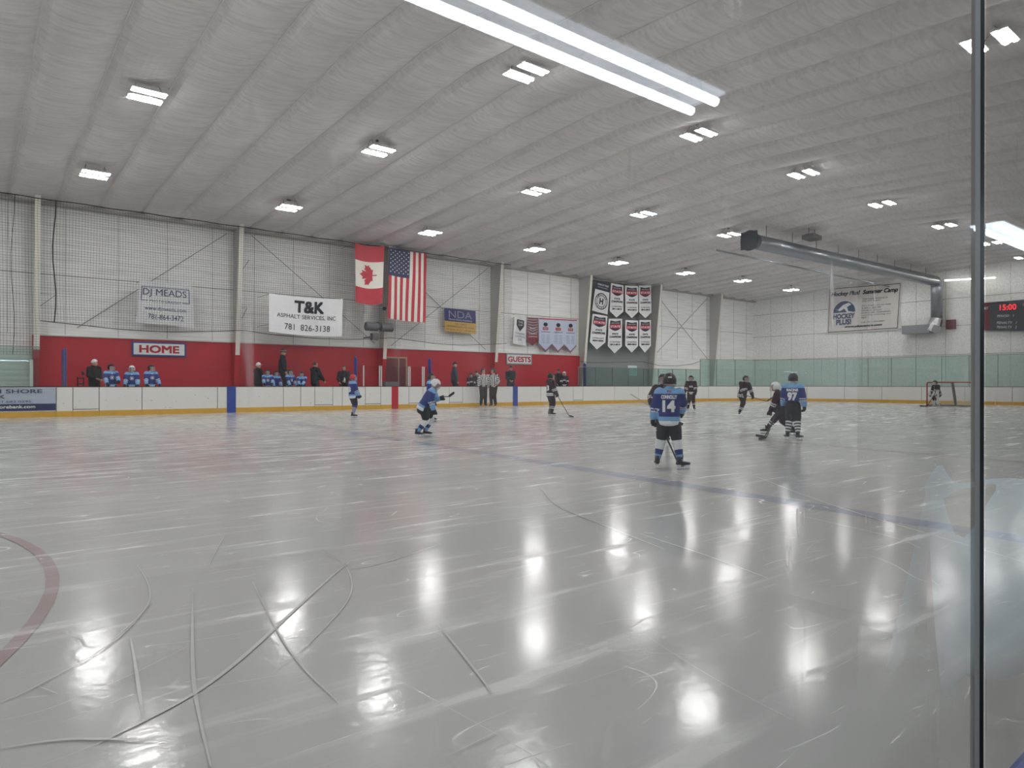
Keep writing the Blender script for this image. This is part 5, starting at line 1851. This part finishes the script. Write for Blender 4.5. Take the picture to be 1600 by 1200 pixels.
def build_people():
    # ---- number 14, seen from behind
    p = atz(1046, 734)
    A = person(p, 1.235, 4, 'player seen from behind, light blue and navy jersey 14, nearest one on ice', 'blue',
               feet=[(-.135, .0, 0, -14), (.125, -.04, 0, 62)], hands=[(-.205, .06, .435), (.13, .22, .60)], elbows=[(-.6, -.5, -.2), (1, -.25, -.5)],
               number='14', nname='CONNOLLY', head_yaw=8, hip=.535)
    hw = A['wr'][0]
    stick(A, (hw.x - .0, hw.y + .10, hw.z + .12), (.13, .20, .03), (.16, .46, .03), 'dark stick held low by jersey 14, running behind the legs')
    Mx = Matrix.Translation(A['P'] + A['up'] * .298 * 1.235)
    wrap_text('I', .055, .035, A['root'], A['jer'], Mx, INKRED, 'flag_patch', .2)
    wrap_text('I', .022, .018, A['root'], A['jer'], Mx @ Matrix.Translation((-.016, 0, .008)), NAVY, 'flag_patch', .2, off=.011)
    # ---- player hidden behind number 14
    p = atz(1036, 692)
    B = person(p, 1.30, 172, 'player in maroon jersey almost hidden behind jersey 14', 'maroon', hands=[(-.16, .16, .5), (.20, .12, .56)], head_yaw=-12, crest='letters')
    w = B['wr'][1]; stick(B, (w.x + .42, w.y + .16, w.z + .20), (w.x - .42, w.y + .1, w.z - .33), (w.x - .62, w.y + .1, w.z - .40), 'pale stick poking out left of jersey 14', shaft=mat('stick_pale', (150, 150, 150), .5), thick=.011)
    # ---- maroon player facing us near the far boards
    p = atz(1080, 641)
    D = person(p, 1.50, 183, 'maroon player facing the viewer by the far boards', 'maroon', feet=[(-.09, 0, 0, -20), (.09, 0, 0, 20)],
               hands=[(-.15, .14, .42), (.20, .10, .44)], crest='letters', lean=6)
    w = D['wr'][0]; stick(D, (w.x - .12, w.y, w.z + .28), (.34, .50, .03), (.60, .56, .03), 'dark stick lowered by the maroon player near the far boards')
    # ---- maroon player gliding, stick to the right
    p = atz(1160, 650)
    G = person(p, 1.44, 150, 'maroon player gliding with one foot lifted, stick held out to the right', 'maroon', feet=[(.05, -.06, 0.0, 30), (-.10, -.20, .10, 10, -30)],
               hands=[(.02, .24, .50), (-.25, .10, .42)] if False else [(-.22, .16, .44), (.06, .20, .50)], lean=14, side=-6, crest='letters', head_yaw=20)
    w1, w2 = G['wr'][0], G['wr'][1]
    inv = G['M'].inverted()
    hl = inv @ atd(1198, 627, p.y - .2); tp = inv @ atd(1208, 620, p.y - .2)
    stick(G, tuple(w2 * 1.0 + (w2 - w1) * .25), tuple(hl), tuple(tp), 'dark stick held out level by the gliding maroon player')
    # ---- jersey 97 with striped socks
    p = atz(1239, 688)
    Hh = person(p, 1.33, 8, 'player seen from behind, blue jersey 97 and striped socks, right of the puck battle', 'blue', feet=[(-.085, .0, 0, -30), (.085, -.05, 0, 30)],
                hands=[(-.17, .10, .46), (.19, .02, .37)], number='97', nname='RACINE', sock_style='striped', head_yaw=-5, hemz=.06)
    w = Hh['wr'][0]; inv = Hh['M'].inverted(); a = inv @ atz(1195, 684); b = inv @ atz(1180, 682)
    stick(Hh, (w.x + .15, w.y + .05, w.z + .35), (a.x, a.y, .03), (b.x, b.y, .03), 'dark stick of jersey 97 with its blade nearest the left')
    # ---- white helmet maroon player bending
    p = atz(1230, 681)
    I = person(p, 1.34, -78, 'bending player with white helmet and maroon jersey beside jersey 97', 'maroon', feet=[(-.08, .34, 0, -10), (.10, -.10, .0, 10)], hands=[(-.10, .26, .36), (.12, .20, .42)],
               lean=30, hip=.43, helmet='white', head_pitch=-20)
    inv = I['M'].inverted(); a = inv @ (atz(1198, 685)); b = inv @ atz(1187, 688); w = I['wr'][1]
    stick(I, (w.x, w.y - .1, w.z + .25), (a.x, a.y, .03), (b.x, b.y, .03), 'dark stick of the bending white helmeted player')
    # ---- maroon player at center with stick on the ice
    p = atz(860, 650)
    J = person(p, 1.50, 62, 'maroon player standing side on at center ice, stick blade on the ice to the right', 'maroon', feet=[(-.075, .02, 0, -5), (.075, 0, 0, 10)],
               hands=[(-.03, .22, .44), (.13, .14, .42)], sleeve_num=None, head_yaw=-5, number='13')
    inv = J['M'].inverted(); a = inv @ atz(889, 650.5); b = inv @ atz(897, 652); w = J['wr'][1]
    stick(J, (w.x - .1, w.y - .08, w.z + .18), (a.x, a.y, .03), (b.x, b.y, .03), 'long dark stick reaching right from the maroon player at center ice')
    # ---- referees
    for u, f, hy, lab in ((755, 170, 30, 'left referee in black and white stripes by the far boards'), (771, 188, -60, 'right referee in black and white stripes, head turned left')):
        person(atz(u, 636), 1.93, f if u == 755 else 200, lab, 'ref', hands=[(-.12, .12, .56), (.12, .12, .54)] if u == 771 else [(-.16, .04, .46), (.14, .10, .50)], feet=[(-.06, 0, 0, -15), (.06, 0, 0, 15)], head_yaw=hy, helmet='black', cage=False)
    # ---- red helmet kid, side on
    p = atz(551, 653)
    K = person(p, 1.42, 68, 'small player with red helmet and blue jersey standing side on, hands in front', 'blue', feet=[(-.07, .04, 0, -5), (.07, -.02, 0, 8)], hands=[(-.06, .20, .36), (.10, .19, .36)],
               helmet='red', number='8', sock_style='navy', elbows=[(-.3, -1, -.3), (.3, -1, -.3)])
    # ---- white helmet kid bending, stick level
    p = atz(662, 683)
    Lk = person(p, 1.33, 92, 'bending player with white helmet and blue jersey, stick raised level to the right', 'blue', feet=[(-.07, .03, 0, 15), (.06, -.10, .0, 30)], hands=[(-.02, .27, .60), (.14, .17, .42)],
                lean=30, hip=.48, helmet='white', head_pitch=26, elbows=[(-.2, -1, -.5), (.6, -.8, -.3)])
    inv = Lk['M'].inverted(); a = inv @ atd(701, 619.5, p.y); b = inv @ atd(709, 613, p.y)
    w1, w2 = Lk['wr']; stick(Lk, tuple(w1 + Vector((0, -.25, .02))), tuple(a), tuple(b), 'dark stick held level by the bending white helmeted player in blue')
    # ---- blue kid behind
    p = atz(673, 659)
    person(p, 1.42, 110, 'blue player with black helmet standing behind the bending white helmeted player', 'blue', hands=[(-.18, .10, .46), (.16, .14, .50)], crest='circle', head_yaw=-5)

    # ---- goalie
    p = atz(1466, 635); p = Vector((41.4, ats(1466, 600, 41.4).y, 0))
    Gg = person(p, 1.45, 228, 'goalie in black jersey with white leg pads leaning at the left post', 'goalie', feet=[(-.10, .04, 0, -20), (.10, .04, 0, 20)], hands=[(-.20, .20, .40), (.22, .16, .36)], lean=20, hip=.46, crest='circle')
    for i in (0, 1):
        fx = (-.10, .10)[i] * 1.45
        q = MB(); q.loft([((fx, .13, .10), .10, .05), ((fx, .17, .32), .12, .055), ((fx * .95, .20, .52), .125, .06), ((fx * .9, .15, .72), .11, .05)], n=14, lat=(1, 0, 0)); q.build('leg_pad', mat('pad_white', (196, 198, 196), .6, .1, 12), Gg['root'], smooth=True)
    w = Gg['wr'][0]; q = MB(); q.box((w.x - .09, w.y + .02, w.z - .16), (w.x + .09, w.y + .07, w.z + .14)); q.build('blocker', mat('pad_white', (196, 198, 196)), Gg['root'])
    w2 = Gg['wr'][1]; q = MB(); q.ell((w2.x + .03, w2.y + .05, w2.z), (.11, .06, .14)); q.build('catching_glove', mat('pad_white', (196, 198, 196)), Gg['root'], smooth=True)
    inv = Gg['M'].inverted(); a = inv @ Vector((41.2, ats(1449, 600, 41.2).y, .03)); b = inv @ Vector((41.1, ats(1437, 600, 41.1).y, .03))
    stick(Gg, (w.x, w.y + .05, w.z + .22), tuple(a), tuple(b), 'black goalie stick with its blade flat on the ice left of the goal', thick=.022, blade_h=.10)

    # ---- home bench, left group
    FL = .30

    def bench(u, v, d, phi, label, kit, base=FL, cap=0.0, **k):
        q = atd(u, v, d)
        H = (q.z - base - cap)
        return person((q.x, d, base), H, phi, label, kit, skates=k.pop('skates', kit in ('blue', 'maroon')), **k)
    kc = .13
    bench(147, 561, 30.9, 140, 'coach in black coat and white cap with dark brim, left on home bench', 'coat', cap=.02, hat='cap_white_dark', head_yaw=60, hands=[(-.03, .16, .58), (.10, .16, .60)])
    bench(173.5, 569, 30.0, 165, 'bench player in black helmet resting a black glove over the boards', 'blue', cap=kc, crest='circle', hands=[(-.10, .26, .60), (.14, .18, .56)], head_yaw=25)
    bench(206, 571, 30.1, 180, 'bench player with white helmet between two black helmeted players', 'blue', cap=kc, helmet='white', crest='circle', head_yaw=-20, hands=[(-.14, .14, .52), (.16, .14, .52)])
    bench(236, 570, 30.1, 160, 'bench player in black helmet, third from left under the HOME sign', 'blue', cap=kc, crest='circle', head_yaw=30, hands=[(-.16, .14, .52), (.16, .14, .52)])
    # middle group
    bench(403, 566, 30.9, 60, 'coach in black coat and white cap turned sideways, left of the tall man', 'coat', cap=.02, hat='cap_white', hands=[(-.10, .10, .48), (.10, .10, .48)])
    bench(441.5, 544, 31.9, 95, 'tall man in dark coat and striped knit hat standing on the bench', 'coat', base=.75, cap=.06, coat=NAVYCOAT, hat='beanie', hands=[(-.12, .08, .46), (.10, .08, .46)])
    bench(418, 577, 30.1, 175, 'bench player in black helmet with arms on the boards, left of the tall man', 'blue', cap=kc, crest='circle', hands=[(-.12, .22, .60), (.12, .24, .60)])
    bench(431, 579, 30.9, 150, 'bench player half hidden in front of the tall man', 'blue', cap=kc, hands=[(-.14, .12, .52), (.14, .12, .52)])
    bench(453, 577, 30.2, 140, 'bench player with navy helmet just right of the tall man', 'blue', cap=kc, helmet='navy', crest='circle', hands=[(-.14, .16, .54), (.14, .16, .54)])
    bench(472, 580, 30.0, 185, 'bench player leaning both gloves over the boards beside the short haired man', 'blue', cap=kc, hands=[(-.02, .28, .56), (.06, .28, .58)], lean=10, helmet='black')
    bench(492, 565, 30.3, 55, 'short haired man in black sweater, hand on the boards', 'coat', hair='short', hands=[(.06, .20, .52), (.14, .16, .54)], head_yaw=0)
    Wm = bench(537.5, 571.5, 30.6, 178, 'smiling woman in black coat holding a white bottle behind the boards', 'coat', hair='long', hands=[(-.02, .15, .60), (.12, .15, .56)])
    c = Wm['M'] @ (Wm['wr'][0] + Vector((.02, .03, .02)))
    q = MB(); q.loft([((0, 0, -.13), .045, .045), ((0, 0, .02), .045, .045), ((0, 0, .07), .03, .03), ((0, 0, .10), .018, .018), ((0, 0, .13), .018, .018)], n=12, round_ends=False)
    o = q.build('water_bottle', CLOTHW, smooth=True); o.location = c; tag(o, 'white squeeze bottle held by the woman in black', 'bottle')
    # guests bench
    bench(710, 566, 31.2, 80, 'person in long dark gray hooded coat facing away at the left of the guests bench', 'coat', coat=GRAYCOAT, hood=True, hat='cap_dark', hands=[(-.12, .05, .46), (.10, .06, .46)])
    bench(736, 583, 30.0, 175, 'guests bench player, left one of the pair beside the referees', 'maroon', cap=kc, crest='letters', hands=[(-.12, .18, .54), (.12, .18, .54)])
    bench(744.5, 580, 30.0, 180, 'guests bench player resting a glove over the boards beside the left referee', 'maroon', cap=kc, hands=[(-.02, .26, .56), (.10, .26, .56)])
    bench(798, 572, 30.6, 165, 'coach in black jacket under the GUESTS sign, hands together', 'coat', hat='cap_dark', hands=[(-.02, .17, .58), (.08, .17, .58)])
    bench(873, 577, 31.0, 160, 'coach in dark coat and cap at the right end of the guests bench', 'coat', hat='cap_dark', hands=[(-.10, .12, .5), (.10, .12, .5)])
    bench(881.5, 580.5, 30.0, 175, 'guests bench player with white helmet at the right end', 'maroon', cap=kc, helmet='white', crest='letters', hands=[(-.12, .16, .54), (.12, .16, .54)])


build_people()
